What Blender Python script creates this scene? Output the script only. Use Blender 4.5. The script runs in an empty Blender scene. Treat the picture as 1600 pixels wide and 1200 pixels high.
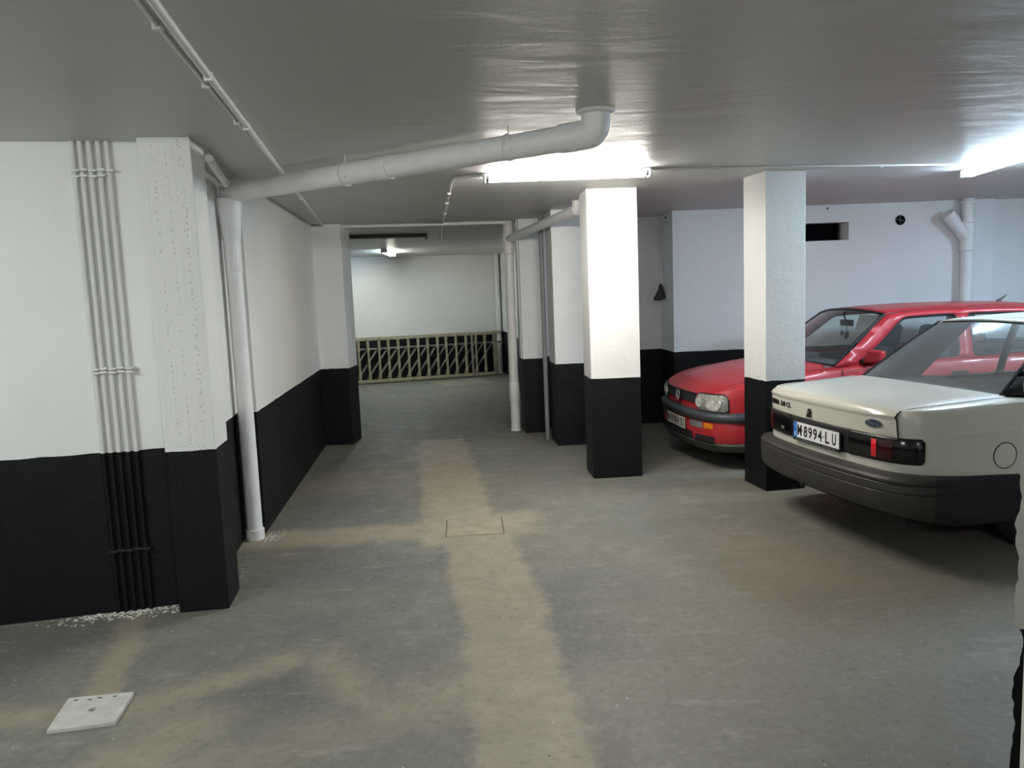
import bpy, bmesh, math, random
from mathutils import Vector, Matrix
from mathutils.geometry import delaunay_2d_cdt
random.seed(7)
C = bpy.context.scene
COL = C.collection
PI = math.pi

# ---------------------------------------------------------------- camera, world, exposure
R = ((0.997301, 0.046287, -0.056993), (-0.061882, 0.112161, -0.991761), (-0.039514, 0.992611, 0.114723))
cam = bpy.data.cameras.new('camera'); camo = bpy.data.objects.new('camera', cam); COL.objects.link(camo)
cam.sensor_fit = 'HORIZONTAL'; cam.sensor_width = 36.0; cam.lens = 36.0 * 1202 / 1600; cam.clip_start = .02
camo.matrix_world = Matrix.Translation((0, 0, 1.7)) @ Matrix([list(r) + [0] for r in R] + [[0, 0, 0, 1]])
C.camera = camo
w = bpy.data.worlds.new('world'); C.world = w; w.use_nodes = True
w.node_tree.nodes['Background'].inputs[0].default_value = (.5, .55, .6, 1)
w.node_tree.nodes['Background'].inputs[1].default_value = 0.0
C.view_settings.view_transform = 'Standard'; C.view_settings.look = 'None'
C.view_settings.gamma = 1; C.view_settings.use_curve_mapping = False
C.view_settings.exposure = 0.2
LAMP_MAIN = (1.0, .955, .87, 165)
LAMP_RIGHT = (.64, .82, 1.0, 135)
LAMP_LEFT = (.95, 1.0, .98, 140)
LAMP_BACK = (.97, .99, 1.0, 290)
LAMP_BAY = (.58, .78, 1.0, 295)
LAMP_COOL = (.62, .85, 1.0, 115)
LAMP_WARM = (1.0, .95, .82, 150)
H = 2.6          # ceiling height
BAND = .92       # top of the black painted band

# ---------------------------------------------------------------- materials
def newmat(name):
    m = bpy.data.materials.new(name); m.use_nodes = True
    nt = m.node_tree; b = nt.nodes['Principled BSDF']
    return m, nt, b
def mat(name, col, rough=.5, metal=0, coat=0, spec=.5, noise=0, nscale=8, bump=0, bscale=60):
    m, nt, b = newmat(name)
    b.inputs['Base Color'].default_value = (*col, 1); b.inputs['Roughness'].default_value = rough
    b.inputs['Metallic'].default_value = metal; b.inputs['Coat Weight'].default_value = coat
    b.inputs['Coat Roughness'].default_value = .08
    b.inputs['Specular IOR Level'].default_value = spec
    if noise or bump:
        g = nt.nodes.new('ShaderNodeNewGeometry')
    if noise:
        n = nt.nodes.new('ShaderNodeTexNoise'); n.inputs['Scale'].default_value = nscale; n.inputs['Detail'].default_value = 6
        nt.links.new(g.outputs['Position'], n.inputs['Vector'])
        r = nt.nodes.new('ShaderNodeMapRange'); r.inputs[1].default_value = .3; r.inputs[2].default_value = .7
        r.inputs[3].default_value = 1 - noise; r.inputs[4].default_value = 1 + noise
        nt.links.new(n.outputs[0], r.inputs[0])
        x = nt.nodes.new('ShaderNodeMix'); x.data_type = 'RGBA'; x.blend_type = 'MULTIPLY'; x.inputs[0].default_value = 1
        x.inputs[6].default_value = (*col, 1); nt.links.new(r.outputs[0], x.inputs[7]); nt.links.new(x.outputs[2], b.inputs['Base Color'])
    if bump:
        n = nt.nodes.new('ShaderNodeTexNoise'); n.inputs['Scale'].default_value = bscale; n.inputs['Detail'].default_value = 4
        nt.links.new(g.outputs['Position'], n.inputs['Vector'])
        u = nt.nodes.new('ShaderNodeBump'); u.inputs['Strength'].default_value = bump; u.inputs['Distance'].default_value = .01
        nt.links.new(n.outputs[0], u.inputs['Height']); nt.links.new(u.outputs[0], b.inputs['Normal'])
    return m
def emis(name, r, g, b_, s):
    m = bpy.data.materials.new(name); m.use_nodes = True; nt = m.node_tree; nt.nodes.clear()
    e = nt.nodes.new('ShaderNodeEmission'); o = nt.nodes.new('ShaderNodeOutputMaterial')
    e.inputs[0].default_value = (r, g, b_, 1); e.inputs[1].default_value = s; nt.links.new(e.outputs[0], o.inputs[0]); return m
def glassmat(name, tint, refl=1.0, dust=.06, rough=.12):
    m = bpy.data.materials.new(name); m.use_nodes = True; nt = m.node_tree; nt.nodes.clear()
    t = nt.nodes.new('ShaderNodeBsdfTransparent'); t.inputs[0].default_value = (*tint, 1)
    g = nt.nodes.new('ShaderNodeBsdfGlossy'); g.inputs['Roughness'].default_value = rough
    ge = nt.nodes.new('ShaderNodeNewGeometry'); dp = nt.nodes.new('ShaderNodeVectorMath'); dp.operation = 'DOT_PRODUCT'
    nt.links.new(ge.outputs['Incoming'], dp.inputs[0]); nt.links.new(ge.outputs['Normal'], dp.inputs[1])
    ab = nt.nodes.new('ShaderNodeMath'); ab.operation = 'ABSOLUTE'; nt.links.new(dp.outputs['Value'], ab.inputs[0])
    om = nt.nodes.new('ShaderNodeMath'); om.operation = 'SUBTRACT'; om.inputs[0].default_value = 1; nt.links.new(ab.outputs[0], om.inputs[1])
    pw = nt.nodes.new('ShaderNodeMath'); pw.operation = 'POWER'; pw.inputs[1].default_value = 5; nt.links.new(om.outputs[0], pw.inputs[0])
    f = nt.nodes.new('ShaderNodeMath'); f.operation = 'MULTIPLY_ADD'; f.inputs[1].default_value = .94; f.inputs[2].default_value = .06; nt.links.new(pw.outputs[0], f.inputs[0])
    k = nt.nodes.new('ShaderNodeMath'); k.operation = 'MULTIPLY'; k.inputs[1].default_value = refl
    d = nt.nodes.new('ShaderNodeBsdfDiffuse'); d.inputs[0].default_value = (.55, .58, .58, 1); y = nt.nodes.new('ShaderNodeMixShader'); y.inputs[0].default_value = dust
    nt.links.new(t.outputs[0], y.inputs[1]); nt.links.new(d.outputs[0], y.inputs[2])
    x = nt.nodes.new('ShaderNodeMixShader'); o = nt.nodes.new('ShaderNodeOutputMaterial')
    nt.links.new(f.outputs[0], k.inputs[0]); nt.links.new(k.outputs[0], x.inputs[0])
    nt.links.new(y.outputs[0], x.inputs[1]); nt.links.new(g.outputs[0], x.inputs[2]); nt.links.new(x.outputs[0], o.inputs[0]); return m
def wallmat(name, band=BAND, white=(.80, .80, .775), rough=.55, brick=False, boards=False):
    """white masonry paint over a black painted band"""
    m, nt, b = newmat(name); N = nt.nodes.new; L = nt.links.new
    g = N('ShaderNodeNewGeometry'); s = N('ShaderNodeSeparateXYZ'); L(g.outputs['Position'], s.inputs[0])
    n = N('ShaderNodeTexNoise'); n.inputs['Scale'].default_value = 9; n.inputs['Detail'].default_value = 5; L(g.outputs['Position'], n.inputs['Vector'])
    a = N('ShaderNodeMath'); a.operation = 'MULTIPLY_ADD'; a.inputs[1].default_value = .016; L(n.outputs[0], a.inputs[0]); L(s.outputs[2], a.inputs[2])
    c = N('ShaderNodeMath'); c.operation = 'GREATER_THAN'; c.inputs[1].default_value = band + .008; L(a.outputs[0], c.inputs[0])
    d = N('ShaderNodeTexNoise'); d.inputs['Scale'].default_value = 1.6; d.inputs['Detail'].default_value = 5; L(g.outputs['Position'], d.inputs['Vector'])
    wr = N('ShaderNodeValToRGB'); wr.color_ramp.elements[0].position = .3; wr.color_ramp.elements[1].position = .7
    wr.color_ramp.elements[0].color = (*[x * .95 for x in white], 1); wr.color_ramp.elements[1].color = (*white, 1); L(d.outputs[0], wr.inputs[0])
    x = N('ShaderNodeMix'); x.data_type = 'RGBA'; x.inputs[6].default_value = (.0042, .0045, .0055, 1)
    L(c.outputs[0], x.inputs[0]); L(wr.outputs[0], x.inputs[7]); L(x.outputs[2], b.inputs['Base Color'])
    b.inputs['Roughness'].default_value = rough; b.inputs['Specular IOR Level'].default_value = .22
    e = N('ShaderNodeTexNoise'); e.inputs['Scale'].default_value = 28; e.inputs['Detail'].default_value = 6; e.inputs['Roughness'].default_value = .65
    L(g.outputs['Position'], e.inputs['Vector'])
    u = N('ShaderNodeBump'); u.inputs['Strength'].default_value = .35; u.inputs['Distance'].default_value = .012; L(e.outputs[0], u.inputs['Height'])
    last = u
    mp = N('ShaderNodeMapping'); L(g.outputs['Position'], mp.inputs[0])
    if brick:        # faint courses of the blockwork showing through the paint
        mp.inputs['Scale'].default_value = (1, 1, 9)
    elif boards:     # trowel and board marks running up the pillar
        mp.inputs['Scale'].default_value = (26, 26, 1.2)
    else:
        mp.inputs['Scale'].default_value = (3, 3, 5)
    f = N('ShaderNodeTexNoise'); f.inputs['Scale'].default_value = 2.2; f.inputs['Detail'].default_value = 6; L(mp.outputs[0], f.inputs['Vector'])
    v = N('ShaderNodeBump'); v.inputs['Strength'].default_value = .4; v.inputs['Distance'].default_value = .014
    L(f.outputs[0], v.inputs['Height']); L(u.outputs[0], v.inputs['Normal']); last = v
    if boards:       # small voids in the old concrete
        vo = N('ShaderNodeTexVoronoi'); vo.inputs['Scale'].default_value = 30; L(g.outputs['Position'], vo.inputs['Vector'])
        r = N('ShaderNodeMapRange'); r.inputs[1].default_value = .06; r.inputs[2].default_value = .13; L(vo.outputs['Distance'], r.inputs[0])
        v2 = N('ShaderNodeBump'); v2.inputs['Strength'].default_value = .5; v2.inputs['Distance'].default_value = .008
        L(r.outputs[0], v2.inputs['Height']); L(v.outputs[0], v2.inputs['Normal']); last = v2
        vp = N('ShaderNodeTexVoronoi'); vp.inputs['Scale'].default_value = 60; L(g.outputs['Position'], vp.inputs['Vector'])
        wn = N('ShaderNodeTexNoise'); wn.inputs['Scale'].default_value = 5; L(g.outputs['Position'], wn.inputs['Vector'])
        acc = None
        for xl, hw in ((-1.598, .007), (-1.462, .012), (-1.60, .0018), (-1.535, .003)):
            a1 = N('ShaderNodeMath'); a1.operation = 'MULTIPLY_ADD'; L(wn.outputs[0], a1.inputs[0]); a1.inputs[1].default_value = .02; L(s.outputs[0], a1.inputs[2])
            a2 = N('ShaderNodeMath'); a2.operation = 'COMPARE'; L(a1.outputs[0], a2.inputs[0]); a2.inputs[1].default_value = xl + .01; a2.inputs[2].default_value = hw
            if acc is None: acc = a2
            else:
                a3 = N('ShaderNodeMath'); a3.operation = 'MAXIMUM'; L(acc.outputs[0], a3.inputs[0]); L(a2.outputs[0], a3.inputs[1]); acc = a3
        pt = N('ShaderNodeMath'); pt.operation = 'LESS_THAN'; L(vp.outputs['Distance'], pt.inputs[0]); pt.inputs[1].default_value = .30
        mk = N('ShaderNodeMath'); mk.operation = 'MULTIPLY'; L(acc.outputs[0], mk.inputs[0]); L(pt.outputs[0], mk.inputs[1])
        iv = N('ShaderNodeMath'); iv.operation = 'SUBTRACT'; iv.inputs[0].default_value = 1; L(mk.outputs[0], iv.inputs[1])
        v3 = N('ShaderNodeBump'); v3.inputs['Strength'].default_value = .8; v3.inputs['Distance'].default_value = .01
        L(iv.outputs[0], v3.inputs['Height']); L(v2.outputs[0], v3.inputs['Normal']); last = v3
        dk = N('ShaderNodeMath'); dk.operation = 'MULTIPLY'; L(mk.outputs[0], dk.inputs[0]); dk.inputs[1].default_value = .35
        xm = N('ShaderNodeMix'); xm.data_type = 'RGBA'; xm.blend_type = 'MULTIPLY'; L(dk.outputs[0], xm.inputs[0]); L(x.outputs[2], xm.inputs[6]); xm.inputs[7].default_value = (.12, .12, .11, 1); L(xm.outputs[2], b.inputs['Base Color'])
    L(last.outputs[0], b.inputs['Normal'])
    return m
W_WALL = wallmat('painted_wall'); W_BRICK = wallmat('painted_blockwork', brick=True)
W_BOARD = wallmat('painted_rough_pillar', boards=True)
W_FAR = wallmat('painted_far_wall', band=.93, brick=True)
W_RIGHT = wallmat('painted_right_wall', band=.95, white=(.78, .79, .79))

def ceilmat():
    m, nt, b = newmat('ceiling_paint'); N = nt.nodes.new; L = nt.links.new
    g = N('ShaderNodeNewGeometry'); mp = N('ShaderNodeMapping'); L(g.outputs['Position'], mp.inputs[0]); mp.inputs['Rotation'].default_value = (0, 0, .25)
    mp.inputs['Scale'].default_value = (.7, 2.4, 1)
    n = N('ShaderNodeTexNoise'); n.inputs['Scale'].default_value = 1.7; n.inputs['Detail'].default_value = 4; n.inputs['Distortion'].default_value = .6; n.inputs['Roughness'].default_value = .5; L(mp.outputs[0], n.inputs['Vector'])
    u = N('ShaderNodeBump'); u.inputs['Strength'].default_value = .24; u.inputs['Distance'].default_value = .03; L(n.outputs[0], u.inputs['Height'])
    e = N('ShaderNodeTexNoise'); e.inputs['Scale'].default_value = 60; e.inputs['Detail'].default_value = 4; L(g.outputs['Position'], e.inputs['Vector'])
    v = N('ShaderNodeBump'); v.inputs['Strength'].default_value = .12; v.inputs['Distance'].default_value = .005; L(e.outputs[0], v.inputs['Height']); L(u.outputs[0], v.inputs['Normal'])
    L(v.outputs[0], b.inputs['Normal'])
    b.inputs['Base Color'].default_value = (.54, .54, .525, 1); b.inputs['Roughness'].default_value = .42; b.inputs['Specular IOR Level'].default_value = .4
    return m
def floormat():
    m, nt, b = newmat('concrete_floor'); N = nt.nodes.new; L = nt.links.new
    g = N('ShaderNodeNewGeometry')
    def noise(scale, det=6, rough=.6, vec=None):
        n = N('ShaderNodeTexNoise'); n.inputs['Scale'].default_value = scale; n.inputs['Detail'].default_value = det; n.inputs['Roughness'].default_value = rough
        L(vec or g.outputs['Position'], n.inputs['Vector']); return n
    def math_(op, a, b_=None, c=None):
        x = N('ShaderNodeMath'); x.operation = op
        for i, q in enumerate((a, b_, c)):
            if q is None: continue
            if isinstance(q, (int, float)): x.inputs[i].default_value = q
            else: L(q, x.inputs[i])
        return x.outputs[0]
    def mix(f, a, b_):
        x = N('ShaderNodeMix'); x.data_type = 'RGBA'
        if isinstance(f, float): x.inputs[0].default_value = f
        else: L(f, x.inputs[0])
        for i, q in ((6, a), (7, b_)):
            if isinstance(q, tuple): x.inputs[i].default_value = (*q, 1)
            else: L(q, x.inputs[i])
        return x.outputs[2]
    def ramp(v, lo, hi, a=0., b_=1.):
        r = N('ShaderNodeMapRange'); r.inputs[1].default_value = lo; r.inputs[2].default_value = hi; r.inputs[3].default_value = a; r.inputs[4].default_value = b_
        L(v, r.inputs[0]); return r.outputs[0]
    # old grey-green power-floated concrete
    n1 = noise(.9).outputs[0]; n2 = noise(5.5, 8, .7).outputs[0]; n3 = noise(26, 5, .7).outputs[0]
    col = mix(ramp(n1, .35, .65), (.128, .132, .117), (.198, .194, .162))
    col = mix(ramp(n2, .35, .7, 0, .75), col, (.118, .122, .110))
    nb = noise(1.1, 4, .5); nb.inputs['Vector'].default_value = (0, 0, 0)
    n4 = noise(.55, 3, .5).outputs[0]; col = mix(ramp(n4, .42, .62, 0, .55), col, (.190, .172, .136))
    # wobbled position for ragged edges
    nw = noise(3.5, 5, .6); wob = N('ShaderNodeVectorMath'); wob.operation = 'MULTIPLY_ADD'
    L(nw.outputs[1], wob.inputs[0]); wob.inputs[1].default_value = (.16, .16, 0); L(g.outputs['Position'], wob.inputs[2])
    nw2 = noise(14, 4, .6)
    wob2 = N('ShaderNodeVectorMath'); wob2.operation = 'MULTIPLY_ADD'; L(nw2.outputs[1], wob2.inputs[0]); wob2.inputs[1].default_value = (.05, .05, 0); L(wob.outputs[0], wob2.inputs[2]); wob = wob2
    sub = N('ShaderNodeVectorMath'); sub.operation = 'SUBTRACT'; L(wob.outputs[0], sub.inputs[0]); sub.inputs[1].default_value = (.105, .105, 0)
    P = sub.outputs[0]
    def seg(a, b_, hw, soft=.035):
        """0..1 mask of a strip from a to b, half width hw"""
        ax, ay = a; dx, dy = b_[0] - ax, b_[1] - ay; Ln = math.hypot(dx, dy); dx /= Ln; dy /= Ln
        s = N('ShaderNodeVectorMath'); s.operation = 'SUBTRACT'; L(P, s.inputs[0]); s.inputs[1].default_value = (ax, ay, 0)
        def dot(x, y):
            d = N('ShaderNodeVectorMath'); d.operation = 'DOT_PRODUCT'; L(s.outputs[0], d.inputs[0]); d.inputs[1].default_value = (x, y, 0); return d.outputs['Value']
        al = math_('ABSOLUTE', math_('SUBTRACT', dot(dx, dy), Ln / 2)); ac = math_('ABSOLUTE', dot(-dy, dx))
        da = math_('SUBTRACT', al, Ln / 2); db = math_('SUBTRACT', ac, hw)
        return ramp(math_('MAXIMUM', da, db), -soft, soft, 1, 0)
    # brown worn zone, dark old patches, then the sandy mortar-filled trenches
    worn = seg((.9, 2.6), (2.4, 4.6), .85, .5)
    col = mix(math_('MULTIPLY', worn, ramp(n2, .25, .75, .4, .95)), col, (.232, .204, .152))
    dark = [seg((-1.05, 3.42), (-.62, 2.83), .25, .025), seg((-1.2, 4.9), (-.4, 4.6), .3, .2), seg((-1.5, 6.3), (-.6, 6.3), .4, .25), seg((-2.6, 3.8), (-2.05, 3.75), .3, .12), seg((.35, 4.4), (.5, 3.4), .15, .2)]
    dk = dark[0]
    for d in dark[1:]: dk = math_('MAXIMUM', dk, d)
    col = mix(math_('MULTIPLY', dk, .7), col, (.105, .110, .104))
    strips = [seg((-.36, 9.2), (-.07, 5.2), .28), seg((-.02, 5.65), (.14, 3.9), .24), seg((.12, 4.2), (.25, 1.2), .215, .035),
              seg((-1.7, 5.52), (.42, 5.58), .19, .07), seg((.1, 5.75), (.5, 5.75), .16, .08)]
    s2 = [seg((-1.93, 4.4), (-1.66, 3.2), .08, .025), seg((-1.55, 3.2), (-.85, 3.62), .09, .07), seg((-.8, 3.62), (-.45, 3.1), .09, .09),
          seg((-3.0, 3.25), (-1.7, 3.2), .09, .06), seg((-1.4, 2.7), (-1.15, 3.2), .18, .12), seg((-1.1, 2.7), (.1, 3.3), .12, .2), seg((-.6, 15.3), (.4, 15.6), .5, .1)]
    k = strips[0]
    for d in strips[1:]: k = math_('MAXIMUM', k, d)
    k2 = s2[0]
    for d in s2[1:]: k2 = math_('MAXIMUM', k2, d)
    sand = mix(ramp(n2, .3, .7), (.325, .282, .205), (.258, .230, .174))
    col = mix(math_('MULTIPLY', k, .82), col, sand)
    col = mix(math_('MULTIPLY', k2, .68), col, sand)
    # pale scuffs, fine grit, small light flecks
    mp = N('ShaderNodeMapping'); mp.inputs['Scale'].default_value = (1, 3.2, 1); mp.inputs['Rotation'].default_value = (0, 0, .5); L(g.outputs['Position'], mp.inputs[0])
    sc = noise(2.6, 8, .75, mp.outputs[0]).outputs[0]
    col = mix(ramp(sc, .55, .72, 0, .75), col, (.30, .285, .245))
    col = mix(ramp(n3, .52, .75, 0, .45), col, (.30, .29, .26)); col = mix(ramp(n3, .45, .25, 0, .55), col, (.07, .07, .062))
    vo = N('ShaderNodeTexVoronoi'); vo.inputs['Scale'].default_value = 9; L(g.outputs['Position'], vo.inputs['Vector'])
    fl = math_('LESS_THAN', vo.outputs['Distance'], .045)
    fl2 = math_('MULTIPLY', fl, math_('GREATER_THAN', n1, .52)); col = mix(math_('MULTIPLY', fl2, .8), col, (.5, .49, .44))
    L(col, b.inputs['Base Color'])
    rr = ramp(n2, .3, .7, .5, .72); L(rr, b.inputs['Roughness']); b.inputs['Specular IOR Level'].default_value = .35
    u = N('ShaderNodeBump'); u.inputs['Strength'].default_value = .25; u.inputs['Distance'].default_value = .006
    hh = math_('ADD', n3, math_('MULTIPLY', n2, 1.5)); L(hh, u.inputs['Height']); L(u.outputs[0], b.inputs['Normal'])
    return m
M = dict(
    ceiling=ceilmat(), floor=floormat(),
    pvc=mat('painted_pvc', (.78, .78, .77), .45, noise=.05, nscale=6, bump=.08, bscale=40),
    greypvc=mat('grey_pvc', (.22, .225, .235), .5),
    conduit=mat('painted_conduit', (.72, .72, .70), .5),
    galv=mat('dull_metal', (.36, .36, .35), .4, .7),
    enamel=mat('white_enamel', (.78, .78, .76), .35),
    darkshademetal=mat('dark_and_shaded_metal', (.06, .06, .06), .45, .5),
    black=mat('black_plastic', (.012, .012, .013), .4),
    matteblack=mat('matte_black', (.006, .006, .007), .8),
    rubber=mat('rubber', (.014, .014, .015), .65, bump=.2, bscale=90),
    bumper=mat('grey_black_bumper', (.036, .033, .029), .48, noise=.15, nscale=14),
    bumper2=mat('blue_black_bumper', (.040, .045, .055), .45, noise=.1, nscale=14),
    sill=mat('black_lower_body', (.016, .017, .019), .5),
    white=mat('white_car_paint', (.70, .685, .60), .32, coat=.5, noise=.03, nscale=3),
    red=mat('red_car_paint', (.46, .024, .034), .45, coat=.28, noise=.06, nscale=3),
    darkglass=mat('smoked_lamp', (.006, .005, .006), .16, coat=.15, spec=.35),
    redlens=mat('dark_red_lens', (.040, .003, .005), .16, coat=.15, spec=.35),
    bright=mat('bright_red_reflector', (.90, .012, .03), .25, coat=.5, noise=.25, nscale=60),  # light caught in the tail lens, painted as bright red
    amber=mat('amber_lens', (.75, .25, .02), .2, coat=.6, noise=.2, nscale=40),
    lampglass=mat('lamp_reflector', (.78, .77, .70), .2, .25, coat=.8, noise=.35, nscale=22),
    lampface=mat('ribbed_lamp_lens', (.34, .34, .31), .2, .1, coat=.8, noise=.3, nscale=45),
    clearlens=mat('grey_ribbed_lens', (.20, .21, .21), .25, coat=.5, noise=.2, nscale=80),
    chrome=mat('chrome', (.62, .62, .62), .2, .9), badgeblue=mat('badge_blue', (.03, .05, .11), .3, coat=.5),
    badgegrey=mat('badge_grey', (.30, .31, .32), .35, .5),
    platewhite=mat('plate_white', (.92, .92, .92), .4), plateold=mat('plate_aged', (.62, .60, .55), .5), plateblue=mat('plate_blue', (.02, .19, .66), .4),
    glass=glassmat('car_glass', (.88, .94, .94)), glassdark=glassmat('tinted_car_glass', (.88, .92, .92), 1.0, .20, .2),
    seat=mat('blue_grey_fabric', (.035, .045, .065), .8, noise=.1), trimgrey=mat('grey_trim', (.09, .095, .10), .7), liner=mat('pale_headliner', (.40, .42, .40), .8),
    rim=mat('steel_rim', (.22, .22, .22), .4, .6),
    tile=mat('pale_stone_tile', (.50, .50, .45), .55, noise=.12, nscale=14, bump=.15, bscale=50),
    mortar=mat('sandy_mortar', (.285, .250, .186), .7, noise=.2, nscale=9, bump=.2, bscale=40),
    flake=mat('paint_flakes', (.62, .61, .56), .8), wood=mat('weathered_wood', (.30, .275, .185), .7, noise=.25, nscale=12),
    wood2=mat('grey_weathered_wood', (.21, .195, .15), .75, noise=.25, nscale=12), bag=mat('dark_grey_plastic_bag', (.035, .035, .037), .5, bump=.4, bscale=30),
    void=mat('dark_void', (.004, .004, .005), .9, spec=0), crack=mat('dark_joint', (.03, .03, .028), .9),
)
T_MAIN = emis('lit_tube_warm_white', *LAMP_MAIN); T_RIGHT = emis('lit_tube_cool_white', *LAMP_RIGHT); T_LEFT = emis('lit_tube_neutral', *LAMP_LEFT)
T_BACK = emis('lit_tube_daylight', *LAMP_BACK); T_BAY = emis('lit_tube_bay', *LAMP_BAY)
T_COOL = emis('lit_tube_bluish', *LAMP_COOL); T_WARM = emis('lit_tube_yellowish', *LAMP_WARM)

# ---------------------------------------------------------------- mesh helpers
class MB:
    def __init__(s): s.v = []; s.f = []
    def add(s, vs, fs):
        o = len(s.v); s.v += [tuple(p) for p in vs]; s.f += [tuple(i + o for i in f) for f in fs]; return s
    def box(s, x0, y0, z0, x1, y1, z1, mtx=None):
        vs = [Vector((x, y, z)) for z in (z0, z1) for y in (y0, y1) for x in (x0, x1)]
        if mtx: vs = [mtx @ p for p in vs]
        return s.add(vs, [(0, 2, 3, 1), (4, 5, 7, 6), (0, 1, 5, 4), (2, 6, 7, 3), (0, 4, 6, 2), (1, 3, 7, 5)])
    def prism(s, poly, z0, z1):
        n = len(poly)
        return s.add([(x, y, z0) for x, y in poly] + [(x, y, z1) for x, y in poly],
                     [tuple(range(n))[::-1], tuple(range(n, 2 * n))] + [(i, (i + 1) % n, n + (i + 1) % n, n + i) for i in range(n)])
    def tube(s, pts, r, n=14, cap=True):
        pts = [Vector(p) for p in pts]; k = len(pts); rs = r if isinstance(r, (list, tuple)) else [r] * k
        T = [(pts[min(i + 1, k - 1)] - pts[max(i - 1, 0)]) for i in range(k)]
        T = [t.normalized() if t.length > 1e-9 else Vector((0, 0, 1)) for t in T]
        up = Vector((0, 0, 1)) if abs(T[0].z) < .9 else Vector((1, 0, 0))
        a = T[0].cross(up).normalized(); vs = []
        for i in range(k):
            a = (a - T[i] * a.dot(T[i])).normalized(); b = T[i].cross(a)
            vs += [pts[i] + (a * math.cos(2 * PI * j / n) + b * math.sin(2 * PI * j / n)) * rs[i] for j in range(n)]
        fs = [(i * n + j, i * n + (j + 1) % n, (i + 1) * n + (j + 1) % n, (i + 1) * n + j) for i in range(k - 1) for j in range(n)]
        if cap: fs += [tuple(range(n))[::-1], tuple(range((k - 1) * n, k * n))]
        return s.add(vs, fs)
    def rod(s, a, b, r, n=12): return s.tube([a, b], r, n)
    def lathe(s, prof, n=24, mtx=None):
        vs = [Vector((r * math.cos(2 * PI * j / n), r * math.sin(2 * PI * j / n), z)) for r, z in prof for j in range(n)]
        if mtx: vs = [mtx @ p for p in vs]
        k = len(prof)
        fs = [(i * n + j, i * n + (j + 1) % n, (i + 1) * n + (j + 1) % n, (i + 1) * n + j) for i in range(k - 1) for j in range(n)]
        return s.add(vs, fs + [tuple(range(n))[::-1], tuple(range((k - 1) * n, k * n))])
    def grid(s, rows, closed=False):
        nr = len(rows); nc = len(rows[0])
        return s.add([p for r in rows for p in r], [(i * nc + j, i * nc + (j + 1) % nc, (i + 1) * nc + (j + 1) % nc, (i + 1) * nc + j)
                                                   for i in range(nr - 1) for j in range(nc if closed else nc - 1)])
    def build(s, name, material, parent=None, smooth=True, solid=0, bevel=0, angle=40, loc=None):
        me = bpy.data.meshes.new(name); me.from_pydata(s.v, [], s.f)
        bm = bmesh.new(); bm.from_mesh(me); bmesh.ops.remove_doubles(bm, verts=bm.verts, dist=1e-6)
        bmesh.ops.recalc_face_normals(bm, faces=bm.faces)
        bm.to_mesh(me); bm.free()
        if smooth:
            me.shade_smooth(); me.set_sharp_from_angle(angle=math.radians(angle))
        me.materials.append(material)
        o = bpy.data.objects.new(name, me); COL.objects.link(o)
        if parent: o.parent = parent
        if loc: o.location = loc
        if bevel:
            b = o.modifiers.new('b', 'BEVEL'); b.width = bevel; b.segments = 2; b.limit_method = 'ANGLE'
        if solid:
            b = o.modifiers.new('s', 'SOLIDIFY'); b.thickness = abs(solid); b.offset = 0 if solid > 0 else -1
        return o
def tag(o, label=None, cat=None, group=None, kind=None):
    if label: o['label'] = label
    if cat: o['category'] = cat
    if group: o['group'] = group
    if kind: o['kind'] = kind
    return o
def thing(name, label, cat, loc=(0, 0, 0), rz=0, group=None):
    o = bpy.data.objects.new(name, None); COL.objects.link(o); o.location = loc; o.rotation_euler = (0, 0, rz); o.empty_display_size = .1
    return tag(o, label, cat, group)
def struct(name, mb, m, **k):
    return tag(mb.build(name, m, smooth=False, **k), kind='structure')
def lerp(a, b, t): return a + (b - a) * t
def interp(tab, x):
    if x <= tab[0][0]: return tab[0][1]
    for (a, p), (b, q) in zip(tab, tab[1:]):
        if x <= b: return p + (q - p) * (x - a) / (b - a)
    return tab[-1][1]
def sm(tab, x):   # smooth interpolation
    if x <= tab[0][0]: return tab[0][1]
    for i in range(len(tab) - 1):
        (a, p), (b, q) = tab[i], tab[i + 1]
        if x <= b:
            t = (x - a) / (b - a)
            m0 = (q - tab[i - 1][1]) / (b - tab[i - 1][0]) * (b - a) if i > 0 else (q - p)
            m1 = (tab[i + 2][1] - p) / (tab[i + 2][0] - a) * (b - a) if i + 2 < len(tab) else (q - p)
            return (2*t**3-3*t*t+1)*p + (t**3-2*t*t+t)*m0 + (-2*t**3+3*t*t)*q + (t**3-t*t)*m1
    return tab[-1][1]
def catmull(pts, per=10):
    out = []
    for i in range(len(pts) - 1):
        p0, p1, p2, p3 = pts[max(i - 1, 0)], pts[i], pts[i + 1], pts[min(i + 2, len(pts) - 1)]
        for k in range(per):
            t = k / per
            out.append(tuple(.5 * (2 * b + (c - a) * t + (2 * a - 5 * b + 4 * c - d) * t * t + (-a + 3 * b - 3 * c + d) * t ** 3) for a, b, c, d in zip(p0, p1, p2, p3)))
    out.append(tuple(pts[-1])); return out
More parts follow.
